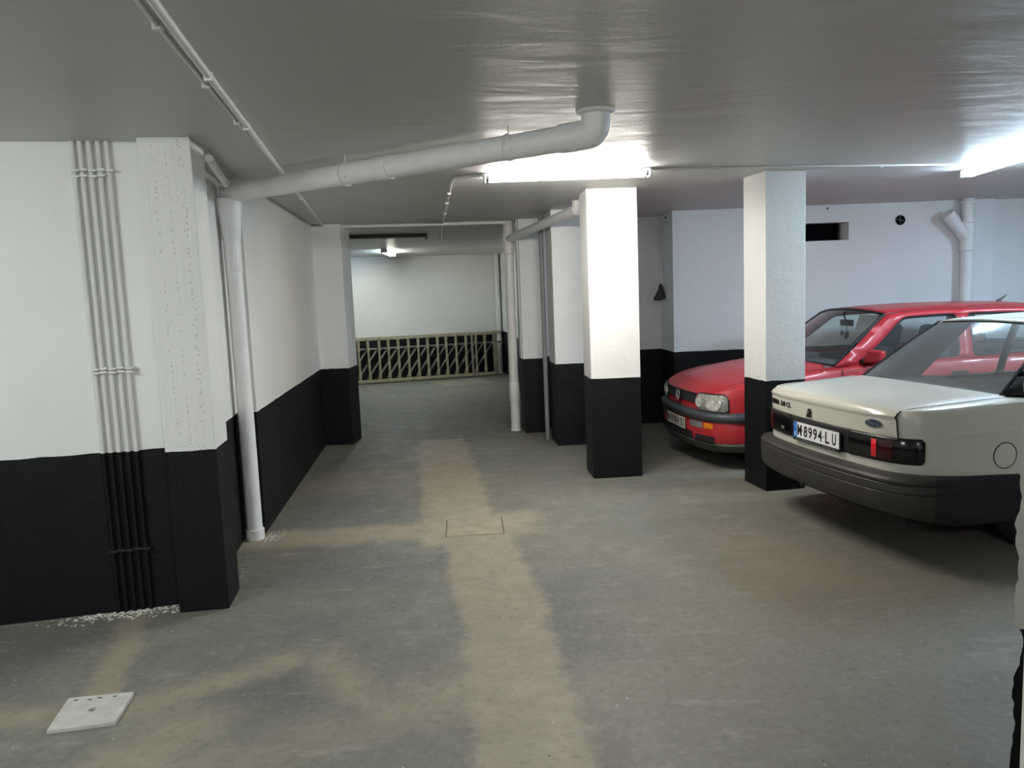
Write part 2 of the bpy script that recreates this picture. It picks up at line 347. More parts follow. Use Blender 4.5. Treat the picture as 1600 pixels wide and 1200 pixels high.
def text_mesh(s, width, height, extrude, name, m, parent, mtx, bold=0):
    cu = bpy.data.curves.new('txt', 'FONT'); cu.body = s; cu.size = 1; cu.extrude = .01; cu.offset = bold; cu.resolution_u = 3
    to = bpy.data.objects.new('txt', cu); COL.objects.link(to)
    dg = bpy.context.evaluated_depsgraph_get(); me = bpy.data.meshes.new_from_object(to.evaluated_get(dg))
    bpy.data.objects.remove(to); bpy.data.curves.remove(cu)
    xs = [v.co.x for v in me.vertices]; ys = [v.co.y for v in me.vertices]; x0, x1, y0, y1 = min(xs), max(xs), min(ys), max(ys)
    for v in me.vertices:
        p = Vector(((v.co.x - (x0 + x1) / 2) / (x1 - x0) * width, (v.co.y - (y0 + y1) / 2) / (y1 - y0) * height, v.co.z / .01 * extrude))
        v.co = mtx @ p
    me.name = name; me.materials.clear(); me.materials.append(m)
    o = bpy.data.objects.new(name, me); COL.objects.link(o); o.parent = parent; return o
def face_mtx(u, v, z, lean=0, yaw=0):
    """plane at the car's near end: text runs towards -v, up is +z, faces -u"""
    return Matrix.Translation((u, v, z)) @ Matrix.Rotation(yaw, 4, 'Z') @ Matrix.Rotation(lean, 4, 'Y') @ Matrix(((0, 0, -1, 0), (-1, 0, 0, 0), (0, 1, 0, 0), (0, 0, 0, 1)))

# ---------------------------------------------------------------- the setting
struct('floor', MB().box(-5.5, -3.2, -.2, 9.2, 18, 0), M['floor'])
struct('ceiling', MB().box(-5.5, -3.2, H, 9.2, 18, H + .2), M['ceiling'])
def poly_wall(name, poly, m, z0=0, z1=H): return struct(name, MB().prism(poly, z0, z1), m)
poly_wall('wall_left_front', [(-5.3, 3.79), (-1.62, 4.41), (-1.62, 4.62), (-5.3, 4.62)], W_WALL)
poly_wall('wall_left_recess', [(-1.62, 4.55), (-1.585, 4.55), (-1.70, 5.72), (-1.95, 5.72), (-1.95, 4.55)], W_WALL)
poly_wall('wall_left_aisle', [(-1.562, 5.712), (-1.60, 6.45), (-1.735, 9.3), (-1.95, 9.3), (-1.95, 5.69)], W_WALL)
poly_wall('wall_left_corner', [(-1.75, 9.25), (-5.3, 9.25), (-5.3, 9.6), (-1.75, 9.6)], W_WALL)
poly_wall('wall_left_far', [(-5.4, 9.5), (-5.2, 9.5), (-5.2, 16), (-5.4, 16)], W_WALL)
poly_wall('wall_far_back', [(-5.4, 15.2), (.80, 17.02), (.80, 17.3), (-5.4, 15.5)], W_FAR)
poly_wall('wall_far_right', [(.80, 17.1), (.93, 15.9), (.95, 9.6), (1.2, 9.6), (1.2, 17.1)], W_WALL)
poly_wall('wall_right_recess', [(.95, 9.62), (2.47, 9.62), (2.47, 9.88), (.95, 9.88)], W_RIGHT)
# right wall with its dark opening: bottom, top and the two sides of the hole
def ry(x): return 9.02 - (x - 2.47) * .047
mb = MB()
def seg_wall(x0, x1, z0, z1): mb.prism([(x0, ry(x0)), (x1, ry(x1)), (x1, ry(x1) + .5), (x0, ry(x0) + .5)], z0, z1)
mb.prism([(2.47, ry(2.47)), (2.9, ry(2.9)), (2.9, 9.9), (2.47, 9.9)], 0, H); seg_wall(2.9, 3.75, 0, H); seg_wall(4.545, 6.26, 0, H); seg_wall(3.75, 4.545, 0, 2.19); seg_wall(3.75, 4.545, 2.397, H)
struct('wall_right_back', mb, W_RIGHT)
poly_wall('wall_right_pier', [(6.26, ry(6.26) + .10), (9.0, ry(9) + .02), (9.0, 9.4), (6.26, 9.4)], W_RIGHT)
poly_wall('wall_right', [(9.0, -3), (9.2, -3), (9.2, 9.4), (9.0, 9.4)], W_RIGHT)
poly_wall('wall_behind', [(-5.3, -3.2), (9, -3.2), (9, -3), (-5.3, -3)], W_WALL)
poly_wall('wall_left', [(-5.5, -3), (-5.3, -3), (-5.3, 4.6), (-5.5, 4.6)], W_WALL)
# torn edge of the wall end close to the camera, and the white jamb in front of it
def near_wall():
    mb = MB(); n = 170; rows = []
    for i in range(n + 1):
        z = H * i / n
        j = .007 * random.random() + .003 * math.sin(z * 37) + .003 * math.sin(z * 13 + 1) - .008 - .010 * (z - .9)
        if z < .93: j += .008 - .045 * (.93 - z) + .004 * math.sin(z * 31)
        if .93 < z < 1.18: j -= .006
        x = 1.190 + j
        rows.append([(x, 1.556, z), (x + .022 + .012 * random.random(), 1.575, z), (x + .24, 1.75, z), (1.9, 1.75, z), (1.9, 1.556, z)])
    mb.grid(rows, closed=True); mb.add(rows[0], [(0, 1, 2, 3, 4)]); mb.add(rows[-1], [(0, 1, 2, 3, 4)])
    return mb
struct('wall_near_right', near_wall(), wallmat('painted_near_wall', band=.925))
struct('trim_1', MB().box(1.003, 1.24, 0, 1.25, 1.30, H), M['enamel'], bevel=.004)

def column(label, corner, ang, w_, d, m=W_WALL):
    o = tag(MB().prism([(0, 0), (w_, 0), (w_, d), (0, d)], 0, H).build('column', m, smooth=False, bevel=.006), label, 'column', None, 'structure')
    o.location = (*corner, 0); o.rotation_euler = (0, 0, ang); return o
column('square white and black column lit brightly by the ceiling tube, alone in mid floor', (1.11, 6.84), .01, .452, .386)
column('white and black column between the red car and the boot of the white car', (2.424, 6.096), .10, .345, .39)
column('bluish white and black column just behind and left of the brightly lit one', (.974, 8.44), .03, .42, .47)
column('narrow grey-white and black column beside the white drain pipe', (.68, 9.34), .03, .255, .47)
column('rough white and black pillar at the end of the left wall, beside five conduits', (-1.675, 4.257), .09, .269, .30, W_BOARD)
column('white and black pillar at the far end of the left aisle wall', (-1.76, 9.20), -.10, .365, .42)

# mark of old shuttering joints on the rough pillar
# ---------------------------------------------------------------- lamps
def batten(label, a, b, tubes, zc=H, r=.019):
    """ceiling batten: body, two lamp holders, tubes"""
    a = Vector((*a, 0)); b = Vector((*b, 0)); d = b - a; L = d.length
    t = thing('fluorescent_lamp', label, 'lamp', (a.x, a.y, zc), math.atan2(d.y, d.x), 'ceiling tube lamps')
    MB().add([(x, y, z) for x in (0, L) for y, z in ((-.055, 0), (-.055, -.010), (-.045, -.018), (-.02, -.020), (.02, -.020), (.045, -.018), (.055, -.010), (.055, 0))],
        [(i, (i + 1) % 8, 8 + (i + 1) % 8, 8 + i) for i in range(8)] + [tuple(range(8))[::-1], tuple(range(8, 16))]).build('lamp_body', M['enamel'], t, False)
    for x in (0.012, L - .012):
        MB().box(x - .010, -.06, -.066, x + .010, .06, -.012).build('lamp_holder', M['enamel'], t, False, bevel=.004)
    for y, m in tubes:
        MB().rod((.024, y, -.041), (L - .024, y, -.041), r, 14).build('tube', m, t)
        for x in (.026, L - .05): MB().rod((x, y, -.041), (x + .024, y, -.041), r + .001, 14).build('tube_cap', M['galv'], t)
    return t
batten('glowing warm-white double tube above the brightly lit column', (.175, 5.83), (1.435, 5.80), [(-.033, T_MAIN), (.033, T_MAIN)])
batten('glowing bluish-white double tube above the white car', (4.28, 6.40), (4.10, 5.17), [(-.033, T_RIGHT), (.033, T_RIGHT)])
batten('double tube seen end-on in front of the far wall, one bluish and one warm', (-1.385, 14.0), (-1.34, 15.2), [(-.04, T_WARM), (.04, T_COOL)])
batten('lit double tube on the ceiling left of the camera', (-3.5, 2.1), (-2.45, 1.5), [(-.033, T_LEFT), (.033, T_LEFT)])
batten('lit double tube on the ceiling behind the camera', (.2, -1.2), (1.4, -1.2), [(-.033, T_BACK), (.033, T_BACK)])
batten('lit bluish double tube over the bays far to the right', (6.9, 6.3), (6.75, 5.1), [(-.033, T_BAY), (.033, T_BAY)])
t = thing('unlit_lamp', 'dark unlit tube fixture under the ceiling beyond the left pillar', 'lamp', (-1.72, 10.83, H), math.atan2(.17, 1.23), 'ceiling tube lamps')
MB().box(0, -.05, -.05, 1.24, .05, 0).build('lamp_body', M['darkshademetal'], t, False, bevel=.004)  # shade on the fixture's near side is put into the dark body colour
MB().box(1.225, -.055, -.085, 1.25, .055, 0).build('end_cap', M['darkshademetal'], t, False, bevel=.004)
MB().rod((.02, 0, -.041), (1.225, 0, -.041), .014).build('tube', M['enamel'], t)

# ---------------------------------------------------------------- pipes and conduits
def fillet(pts, r, n=7):
    pts = [Vector(p) for p in pts]; out = [pts[0]]
    for i in range(1, len(pts) - 1):
        a = (pts[i - 1] - pts[i]); b = (pts[i + 1] - pts[i]); d = min(r, a.length * .49, b.length * .49)
        A = pts[i] + a.normalized() * d; B = pts[i] + b.normalized() * d
        for k in range(n + 1):
            s = k / n; out.append(A * (1 - s) ** 2 + pts[i] * 2 * s * (1 - s) + B * s * s)
    out.append(pts[-1]); return out
# big pipe under the ceiling, falling to the left recess
t = thing('drain_pipe', 'thick white drain pipe slung under the ceiling from an elbow to the left recess', 'pipe', (.70, 3.95, H))
def rel(o, pts): return [Vector(p) - Vector(o.location) for p in pts]
E0 = Vector((.70, 3.95, 2.49)); E1 = Vector((-1.60, 5.60, 2.485)); dd = (E1 - E0).normalized()
J = E0 + dd * 1.42
MB().tube(rel(t, [E0 + dd * .12, J]), .066, 24).build('pipe_run', M['pvc'], t)
MB().tube(rel(t, [J + Vector((0, 0, .0)), E1 - dd * .03]), .0665, 24).build('pipe_run', M['pvc'], t)
MB().tube(rel(t, fillet([E0 + Vector((0, 0, .112)), E0, E0 + dd * .19], .105, 8)), .072, 24).build('elbow', M['pvc'], t)
MB().tube(rel(t, [E0 + dd * .125, E0 + dd * .20]), .074, 24).build('collar', M['pvc'], t)
MB().tube(rel(t, [J - dd * .07, J + dd * .05]), .0705, 24).build('collar', M['pvc'], t)
MB().lathe([(.10, 0), (.095, -.012), (.075, -.018)], 24).build('ceiling_flange', M['pvc'], t)
for s in (.52, 1.72):
    P = E0 + dd * s; mbh = MB()
    ring = [P + Vector((0, 0, 1)) * .071 * math.cos(a) + dd.cross(Vector((0, 0, 1))) * .071 * math.sin(a) for a in [2 * PI * k / 20 for k in range(21)]]
    mbh.tube(rel(t, ring), .004, 6); mbh.rod(*rel(t, [P + Vector((0, 0, .07)), Vector((P.x, P.y, H))]), .004, 6)
    mbh.tube(rel(t, [P + Vector((.0, -.07, .05)), P + Vector((.012, -.085, -.01)), P + Vector((.0, -.075, -.035))]), .004, 6)
    mbh.build('wire_hanger', M['conduit'], t)
# vertical downpipe in the recess
t = thing('drain_pipe', 'white downpipe standing in the recess behind the rough pillar, foot on the floor', 'pipe', (-1.605, 5.585, 0))
MB().tube([(0, 0, 0), (0, 0, 1.96)], .055, 20).build('pipe_run', M['pvc'], t)
MB().lathe([(.063, 0), (.066, .03), (.066, .075), (.057, .08)], 20).build('foot_collar', M['pvc'], t)
MB().lathe([(.0565, 1.94), (.059, 1.945), (.059, 2.16), (.057, 2.165)], 20).build('socket', M['pvc'], t)
MB().lathe([(.058, 2.15), (.063, 2.17), (.088, 2.40), (.090, 2.44), (.07, 2.455)], 20).build('funnel_socket', M['pvc'], t)
MB().tube([(0, 0, 2.43), (0, 0, 2.47), (.02, -.015, 2.485)], .064, 18).build('elbow', M['pvc'], t)
# short stub coming out of the recess wall
t = thing('pipe_stub', 'short thin white pipe stub under the ceiling above the recess', 'pipe', (-1.42, 4.62, 2.545))
MB().tube([(0, 0, 0), (-.15, .80, -.02)], .024, 12).build('pipe_run', M['pvc'], t)
MB().tube([(-.137, .73, -.018), (-.15, .80, -.02)], .029, 12).build('collar', M['pvc'], t)
# far vertical pipe with branch to the right
t = thing('drain_pipe', 'white drain pipe standing beside the narrow column, branch rising to the right', 'pipe', (.575, 9.56, 0))
MB().tube([(0, 0, 0), (0, 0, H)], .058, 20).build('pipe_run', M['pvc'], t)
for z0, z1, r_ in ((0, .03, .066), (.36, .62, .0635), (2.20, 2.46, .068)): MB().lathe([(.0585, z0), (r_, z0 + .008), (r_, z1 - .01), (.0585, z1)], 20).build('collar', M['pvc'], t)
Bp = [(.0, -.01, 2.375), (.012, -.04, 2.385), (.525, -1.67, 2.50), (.585, -1.86, 2.515)]
MB().tube(Bp, .051, 20).build('branch_pipe', M['pvc'], t)
MB().tube([Vector(Bp[2]), Vector(Bp[3])], .058, 20).build('collar', M['pvc'], t)
MB().tube(fillet([Bp[2], Bp[3], (.585, -1.86, H)], .05), .052, 20).build('elbow', M['pvc'], t)
t = tag(MB().tube([(.664, 9.325, .93), (.664, 9.325, H)], .009, 8).build('thin_conduit', M['conduit']), 'thin bright white conduit beside the drain pipe of the narrow column', 'conduit')
t = tag(MB().tube([(.905, 8.86, 0), (.905, 8.86, H)], .026, 14).build('grey_pipe', M['greypvc']), 'thin dark grey pipe standing between the two rear columns', 'pipe')
# pipe with Y branch on the right wall
t = thing('drain_pipe', 'white drain pipe with slanting branch on the right wall above the red car', 'pipe', (5.885, 8.76, 0))
MB().tube([(0, 0, 0), (0, 0, H)], .066, 20).build('pipe_run', M['pvc'], t)
for z0, z1 in ((2.0, 2.33), (2.54, 2.58)): MB().lathe([(.067, z0), (.078, z0 + .01), (.078, z1 - .01), (.067, z1)], 20).build('collar', M['pvc'], t)
MB().tube([(0, 0, 2.14), (-.25, -.02, 2.42)], .068, 20).build('branch_pipe', M['pvc'], t)
MB().tube([(-.17, -.015, 2.33), (-.265, -.022, 2.436)], .076, 20).build('branch_cap', M['pvc'], t)
t = tag(MB().tube([(.735, 16.93, 0), (.735, 16.93, H)], .055, 16).build('drain_pipe', M['pvc']), 'white pipe in the far corner behind the end of the railing', 'pipe')
# ceiling conduits
def conduit(label, pts, r, clips=(), name='ceiling_conduit', m=None):
    t = thing(name, label, 'conduit', pts[0]); o = Vector(pts[0])
    P = fillet(pts, .05, 4) if len(pts) > 2 else [Vector(p) for p in pts]
    MB().tube([p - o for p in P], r, 10).build('conduit_run', m or M['conduit'], t)
    for c in clips:
        c = Vector(c) - o; MB().box(c.x - .016, c.y - .012, c.z - r - .008, c.x + .016, c.y + .012, c.z + r + .004).build('clip', M['conduit'], t, False, bevel=.003)
    return t
zc = H - .012
conduit('white conduit running along the ceiling from above the camera to the far left pillar', [(-.80, 1.9, zc), (-.90, 2.75, zc), (-1.19, 5.39, zc), (-1.60, 9.26, zc)], .015, [(-1.04, 4.02, zc), (-.945, 3.15, zc), (-1.33, 6.7, zc)])
conduit('thin white cable clipped to the ceiling beside the long conduit', [(-.85, 1.9, H - .007), (-.945, 2.75, H - .007), (-1.105, 4.36, H - .007)], .007, [(-.93, 2.62, H - .008), (-1.0, 3.3, H - .008), (-1.065, 3.95, H - .008)])
conduit('white conduit crossing the ceiling between left pillar and drain pipe', [(-1.63, 9.28, H - .02), (.60, 9.50, H - .02)], .022)
conduit('thin conduit bending from the warm tube away along the ceiling', [(.17, 5.83, H - .012), (-.03, 5.93, H - .010), (-.06, 6.20, H - .010), (-.22, 9.64, H - .010), (-.30, 12.2, H - .010)], .010, [(-.085, 6.7, H - .012), (-.12, 7.4, H - .012), (-.16, 8.3, H - .012)])
conduit('thin conduit along the ceiling between the two lit tubes', [(1.44, 5.81, H - .008), (2.4, 5.86, H - .008), (4.25, 6.10, H - .008)], .008, [(1.95, 5.84, H - .010), (3.3, 5.98, H - .010)])
# conduit with a bagged cable end in the right recess
t = thing('wall_conduit', 'white conduit curving down the recess wall left of the red car', 'conduit', (1.9, 9.585, 2.55))
MB().tube(fillet([(0, 0, .0), (.51, -.045, .0), (.543, -.19, -.86)], .26, 10), .014, 10).build('conduit_run', M['conduit'], t)
mb = MB(); prof = [(.012, .10), (.022, .085), (.035, .03), (.05, -.03), (.07, -.075), (.06, -.095), (.02, -.10)]
mb.lathe(prof, 14)
mb.v = [(x * (1 + .25 * random.random()) - max(0, -z) * .35, y * (.8 + .2 * random.random()), z + .01 * random.random()) for x, y, z in mb.v]
tag(mb.build('plastic_bag', M['bag'], loc=(2.425, 9.405, 1.66)), 'dark grey plastic bag wrapped round the end of the wall conduit', 'bag')
# five conduits on the left wall, paint changing to black at the band
def wy(x): return 3.79 + (x + 5.3) * (.62 / 3.68)
t5 = []
CX = [-2.035, -1.995, -1.952, -1.909, -1.866]; ORD = ['leftmost', 'second from the left', 'middle', 'fourth from the left', 'rightmost']
for i, x in enumerate(CX):
    o = MB().tube([(0, 0, 0), (0, 0, 1.3), (0, 0, H)], .0145, 14).build('wall_conduit', wallmat('conduit_paint_%d' % i, white=(.70, .70, .68)) if i == 0 else t5[0].data.materials[0], loc=(x, wy(x) - .014, 0))
    tag(o, 'upright wall conduit, white above and black below, %s of the five' % ORD[i], 'conduit', 'five conduits on the left wall'); t5.append(o)
for j, z in enumerate((2.445, 2.415, 1.385, 1.365, .36)):
    n_ = 5 if z != 2.415 else 4
    for i in range(n_):
        x = CX[i] + (.022 if j % 2 == 0 else .018)
        MB().box(-.030, -.034, -.006, .012, .006, .006).build('clip', M['black'] if z < BAND else M['conduit'], t5[i], False, bevel=.002, loc=(.022, .006, z + .004 * (i % 2)))

# ---------------------------------------------------------------- wall fittings on the right
t = thing('wall_opening', 'dark rectangular opening high in the right wall above the red car', 'opening', (3.75, ry(4.1), 2.19))
MB().box(.0, .14, .0, .745, .30, .207).build('dark_void', M['void'], t, False)
t = thing('round_vent', 'small round black vent high in the right wall', 'vent', (5.15, ry(5.15), 2.394))
rx = Matrix.Rotation(PI / 2, 4, 'X')
MB().lathe([(.052, -.01), (.058, .004), (.054, .016), (.048, .014), (.046, .004)], 24, rx).build('vent_rim', M['matteblack'], t)
MB().lathe([(.045, .003), (.045, .005)], 20, rx).build('vent_throat', M['void'], t)
for a in (.6, -.6): MB().box(-.040, -.011, -.005, .040, -.005, .005, Matrix.Rotation(a + PI / 4, 4, 'Y')).build('vent_bar', M['trimgrey'], t, False)
for x, z in ((4.29, 2.56), (2.45, 2.55)):
    tag(MB().lathe([(.012, 0), (.012, .006), (.006, .01)], 10, rx).build('anchor_hole', M['black'], loc=(x, ry(x) - .001 if x > 3 else 9.25, z)),
        'tiny black anchor plug under the ceiling above the dark opening' if x > 3 else 'tiny black anchor plug at the top of the recess corner', 'plug')

# ---------------------------------------------------------------- floor pieces
t = thing('drain_cover', 'loose square stone tile with a finger hole lying on the floor at left', 'cover', (-1.664, 3.203, 0))
pc = [(-1.775, 3.06), (-1.518, 3.093), (-1.545, 3.343), (-1.818, 3.325)]
pl = [(x + 1.664, y - 3.203) for x, y in pc]
hole = [(.016 * math.cos(a), .008 + .016 * math.sin(a)) for a in [2 * PI * k / 14 for k in range(14)]]
def inpoly(x, y, poly):
    c = False; j = len(poly) - 1
    for i in range(len(poly)):
        (xi, yi), (xj, yj) = poly[i], poly[j]
        if (yi > y) != (yj > y) and x < (xj - xi) * (y - yi) / (yj - yi) + xi: c = not c
        j = i
    return c
def cdt(outer, holes):
    pts = []; ed = []
    for ring in [outer] + holes:
        o = len(pts); pts += [Vector(p) for p in ring]; ed += [(o + i, o + (i + 1) % len(ring)) for i in range(len(ring))]
    V, E_, F, *_ = delaunay_2d_cdt(pts, ed, [], 0, 1e-6); out = []
    for f in F:
        cx = sum(V[i].x for i in f) / len(f); cy = sum(V[i].y for i in f) / len(f)
        if inpoly(cx, cy, outer) and not any(inpoly(cx, cy, h) for h in holes): out.append(tuple(f))
    return V, out
def flat_with_hole(outer, inner, z0, z1):
    V, F = cdt(outer, [inner])
    mb = MB(); mb.add([(v.x, v.y, z1) for v in V], F); mb.add([(v.x, v.y, z0) for v in V], F)
    for ring in (outer, inner):
        m_ = len(ring); mb.add([(x, y, z0) for x, y in ring] + [(x, y, z1) for x, y in ring], [(i, (i + 1) % m_, m_ + (i + 1) % m_, m_ + i) for i in range(m_)])
    return mb
flat_with_hole(pl, hole, .001, .016).build('slab', M['tile'], t, False)
MB().prism(hole, .001, .004).build('finger_hole', M['void'], t, False)
for q in ((-.11, .098), (-.05, .095), (-.012, .105), (.05, .11)):
    mbx = MB().lathe([(.008, .0158), (.006, .0168)], 8); mbx.v = [(x * 1.5, y * .7, z) for x, y, z in mbx.v]; mbx.build('stain', M['crack'], t, loc=(q[0], q[1], 0))
# manhole cover flush in the middle of the floor
t = thing('manhole_cover', 'square mortar-filled manhole lid flush in the floor at the trench crossing', 'cover', (0, 5.57, 0))
MB().box(-.205, -.20, -.004, .205, .20, .0035).build('lid', M['mortar'], t, False)
for b_ in ((-.212, -.205, -.205, .205), (.205, .212, -.205, .205)): MB().box(b_[0], b_[2], -.003, b_[1], b_[3], .0022).build('joint', M['crack'], t, False)
# crumbs of old paint and mortar along the foot of the left walls
mb = MB()
def crumb(x, y, s):
    a = random.random() * 6; p = [(s * math.cos(a + k * 2.1) * random.uniform(.5, 1.2), s * math.sin(a + k * 2.1) * random.uniform(.5, 1.2)) for k in range(3)]
    mb.add([(x + q[0], y + q[1], .0005) for q in p] + [(x, y, s * random.uniform(.2, .6))], [(0, 1, 2), (0, 1, 3), (1, 2, 3), (0, 2, 3)])
for _ in range(420):
    x = random.gauss(-1.98, .17); y = wy(x) - abs(random.gauss(0, .055)) - .012
    if x < -1.68: crumb(x, y, random.uniform(.004, .015))
for _ in range(70): x = random.uniform(-3.0, -2.2); crumb(x, wy(x) - abs(random.gauss(0, .015)) - .012, random.uniform(.002, .007))
for _ in range(170): crumb(max(-1.525, -1.49 + random.gauss(0, .05)), 5.60 + random.gauss(0, .07), random.uniform(.003, .010))
for _ in range(60): y = random.uniform(5.72, 8.2); crumb(interp([(5.7, -1.555), (6.45, -1.595), (9.3, -1.73)], y) + abs(random.gauss(0, .02)) + .004, y, random.uniform(.002, .007))
for _ in range(30): y = random.uniform(4.3, 5.3); crumb(-1.40 - (y - 4.3) * .2 + abs(random.gauss(0, .02)) + .01, y, random.uniform(.003, .008))
for _ in range(150): crumb(random.uniform(-1.5, 2.2), random.uniform(2.4, 6), random.uniform(.0015, .005))
tag(mb.build('plaster_crumbs', M['flake'], smooth=False), 'pale crumbs of paint and mortar scattered on the concrete', 'crumbs', None, 'stuff')
mb = MB()
for _ in range(45): crumb(random.uniform(-.8, 2.2), random.uniform(2.4, 5.5), random.uniform(.003, .007))
tag(mb.build('dark_grit', M['crack'], smooth=False), 'dark specks of grit scattered on the open floor', 'grit', None, 'stuff')

# ---------------------------------------------------------------- railing leaning at the far wall
RA = Vector((-2.55, 15.74, 0)); RB = Vector((.76, 16.48, 0)); rl = (RB - RA).length
t = thing('balustrade', 'weathered wooden balustrade with turned balusters lying against the far wall', 'railing', RA, math.atan2(RB.y - RA.y, RB.x - RA.x))
t.rotation_euler.x = -.06
MB().box(0, -.03, .885, rl, .04, .955).build('top_rail', M['wood'], t, False, bevel=.008)
MB().box(0, -.03, .02, rl, .04, .085).build('bottom_rail', M['wood'], t, False, bevel=.008)
MB().box(0, .05, .70, rl + .06, .075, .735).build('middle_rail', M['wood2'], t, False, bevel=.004)
prof = [(.024, .085), (.033, .10), (.035, .19), (.026, .21), (.021, .235), (.029, .26), (.028, .45), (.021, .60), (.027, .63), (.020, .65), (.032, .68), (.034, .74), (.026, .77), (.032, .80), (.034, .885)]
bal0 = None
xs = [.165 + .2035 * k for k in range(13)] + [2.83, 3.03]
for i, x in enumerate(xs):
    if bal0 is None: bal0 = MB().lathe(prof, 12).build('baluster', M['wood'], t, loc=(x, 0, 0))
    else:
        c = bal0.copy(); COL.objects.link(c); c.location = (x, 0, 0); c.rotation_euler = (random.uniform(-.02, .02), random.uniform(-.012, .012), random.random() * 3)
MB().box(2.715, -.055, .02, 2.76, -.03, .93).build('loose_slat', M['wood2'], t, False, bevel=.003)
MB().box(3.21, -.03, .02, 3.30, .04, .90).build('end_post', M['wood2'], t, False, bevel=.006)
sl0 = None
for i in range(15):
    x = -.06 + .205 * i
    if sl0 is None: sl0 = MB().box(-.018, .078, -.40, .018, .098, .42, Matrix.Rotation(.62, 4, 'Y')).build('diagonal_slat', M['wood2'], t, False, loc=(x + .2, 0, .42))
    else: c = sl0.copy(); COL.objects.link(c); c.location = (x + .2, 0, .42)

# ---------------------------------------------------------------- cars
class Car:
    def __init__(s, name, label, loc, rz, half, zt, arches, zb):
        s.root = thing(name, label, 'car', (*loc, 0), rz, None); P = catmull(half, 14)
        s.P = P; L = [0]
        for a, b in zip(P, P[1:]): L.append(L[-1] + math.hypot(b[0] - a[0], b[1] - a[1]))
        s.L = L; s.T = L[-1]; s.zt = zt; s.arches = arches; s.zb = zb
    def at(s, t):
        sg = 1 if t >= 0 else -1; a = min(abs(t), s.T)
        lo, hi = 0, len(s.L) - 1
        while hi - lo > 1:
            m = (lo + hi) // 2
            if s.L[m] <= a: lo = m
            else: hi = m
        k = (a - s.L[lo]) / max(s.L[hi] - s.L[lo], 1e-9)
        (u0, v0), (u1, v1) = s.P[lo], s.P[hi]; d = Vector((u1 - u0, v1 - v0)).normalized(); n = Vector((d.y, -d.x))
        u, v = lerp(u0, u1, k), lerp(v0, v1, k)
        # smooth normal with the neighbours
        j = min(hi + 1, len(s.P) - 1); i = max(lo - 1, 0); d2 = Vector((s.P[j][0] - s.P[i][0], s.P[j][1] - s.P[i][1])).normalized(); n = (n + Vector((d2.y, -d2.x))).normalized()
        return (u, v, n.x, n.y) if sg > 0 else (u, -v, n.x, -n.y)
    def t_v(s, v):   # near end: where |v| reached
        return next(s.L[i] for i, p in enumerate(s.P) if -p[1] >= v)
    def t_u(s, u):   # side: where u reached
        return next(s.L[i] for i, p in enumerate(s.P) if p[0] >= u)
    def u_of_v(s, v): return s.at(s.t_v(min(abs(v), .80)))[0]
    def sweep(s, t0, t1, n, rowf):
        rows = []
        for i in range(n + 1):
            u, v, nx, ny = s.at(lerp(t0, t1, i / n))
            rows.append([(u + nx * o, v + ny * o, z) for o, z in rowf(u, v, lerp(t0, t1, i / n))])
        return MB().grid(rows)
    def zbot(s, u):
        z = interp(s.zb, u)
        for c, zc_, r in s.arches:
            if abs(u - c) < r: z = max(z, zc_ + math.sqrt(r * r - (u - c) ** 2))
        return z
def glass_patch(bu, bv, bz, bdu, bdz, tu, tv, tz, tdu, tdz, n=16, m=8, bulge=0, s0=0, s1=1, r0=-1, r1=1, off=(0, 0)):
    rows = []
    for i in range(m + 1):
        s = lerp(s0, s1, i / m); row = []
        for j in range(n + 1):
            r = lerp(r0, r1, j / n); k = 1 - r * r
            bl = bulge * math.sin(PI * s) * (.4 + .6 * k)
            row.append((lerp(bu + bdu * k, tu + tdu * k, s) + off[0] + bl * off_dir(bu, tu), r * lerp(bv, tv, s), lerp(bz + bdz * k, tz + tdz * k, s) + off[1] + bl * .6))
        rows.append(row)
    return rows
def off_dir(bu, tu): return -1 if tu > bu else 1
def rounded(poly, r, n=4):
    out = []; k = len(poly)
    for i in range(k):
        p0, p1, p2 = Vector(poly[i - 1]), Vector(poly[i]), Vector(poly[(i + 1) % k]); a = p0 - p1; b = p2 - p1
        A = p1 + a * min(.45, r / max(a.length, 1e-6)); B = p1 + b * min(.45, r / max(b.length, 1e-6))
        for j in range(n + 1):
            s = j / n; q = A * (1 - s) ** 2 + p1 * 2 * s * (1 - s) + B * s * s; out.append((q.x, q.y))
    return out
def dens(poly, d=.06):
    out = []
    for i, p in enumerate(poly):
        q = poly[(i + 1) % len(poly)]; n = max(1, int(math.hypot(q[0] - p[0], (q[1] - p[1]) * .45) / d))
        out += [(lerp(p[0], q[0], k / n), lerp(p[1], q[1], k / n)) for k in range(n)]
    return out
class Cabin:
    """side of the greenhouse: (u, f) with f from belt (0) to roof rail (1)"""
    def __init__(s, belt_v, belt_z, rail_v, rail_z, barrel=.018): s.bv, s.bz, s.rv, s.rz, s.b = belt_v, belt_z, rail_v, rail_z, barrel
    def pt(s, u, f, sg, off=0):
        bv, bz, rv, rz = interp(s.bv, u), interp(s.bz, u), interp(s.rv, u), sm(s.rz, u)
        return (u, sg * (lerp(bv, rv, f) + s.b * math.sin(PI * f) + off), lerp(bz, rz, f))
    def patch(s, outer, holes, sg, off=0):
        V, F = cdt(dens(outer), [dens(h) for h in holes])
        return MB().add([s.pt(v.x, v.y, sg, off) for v in V], F)
    def ring(s, poly, sg, r, off=0):
        p = dens(poly, .03); pts = [s.pt(*q, sg, off) for q in p]; pts.append(pts[0]); return MB().tube(pts, r, 6, cap=False)
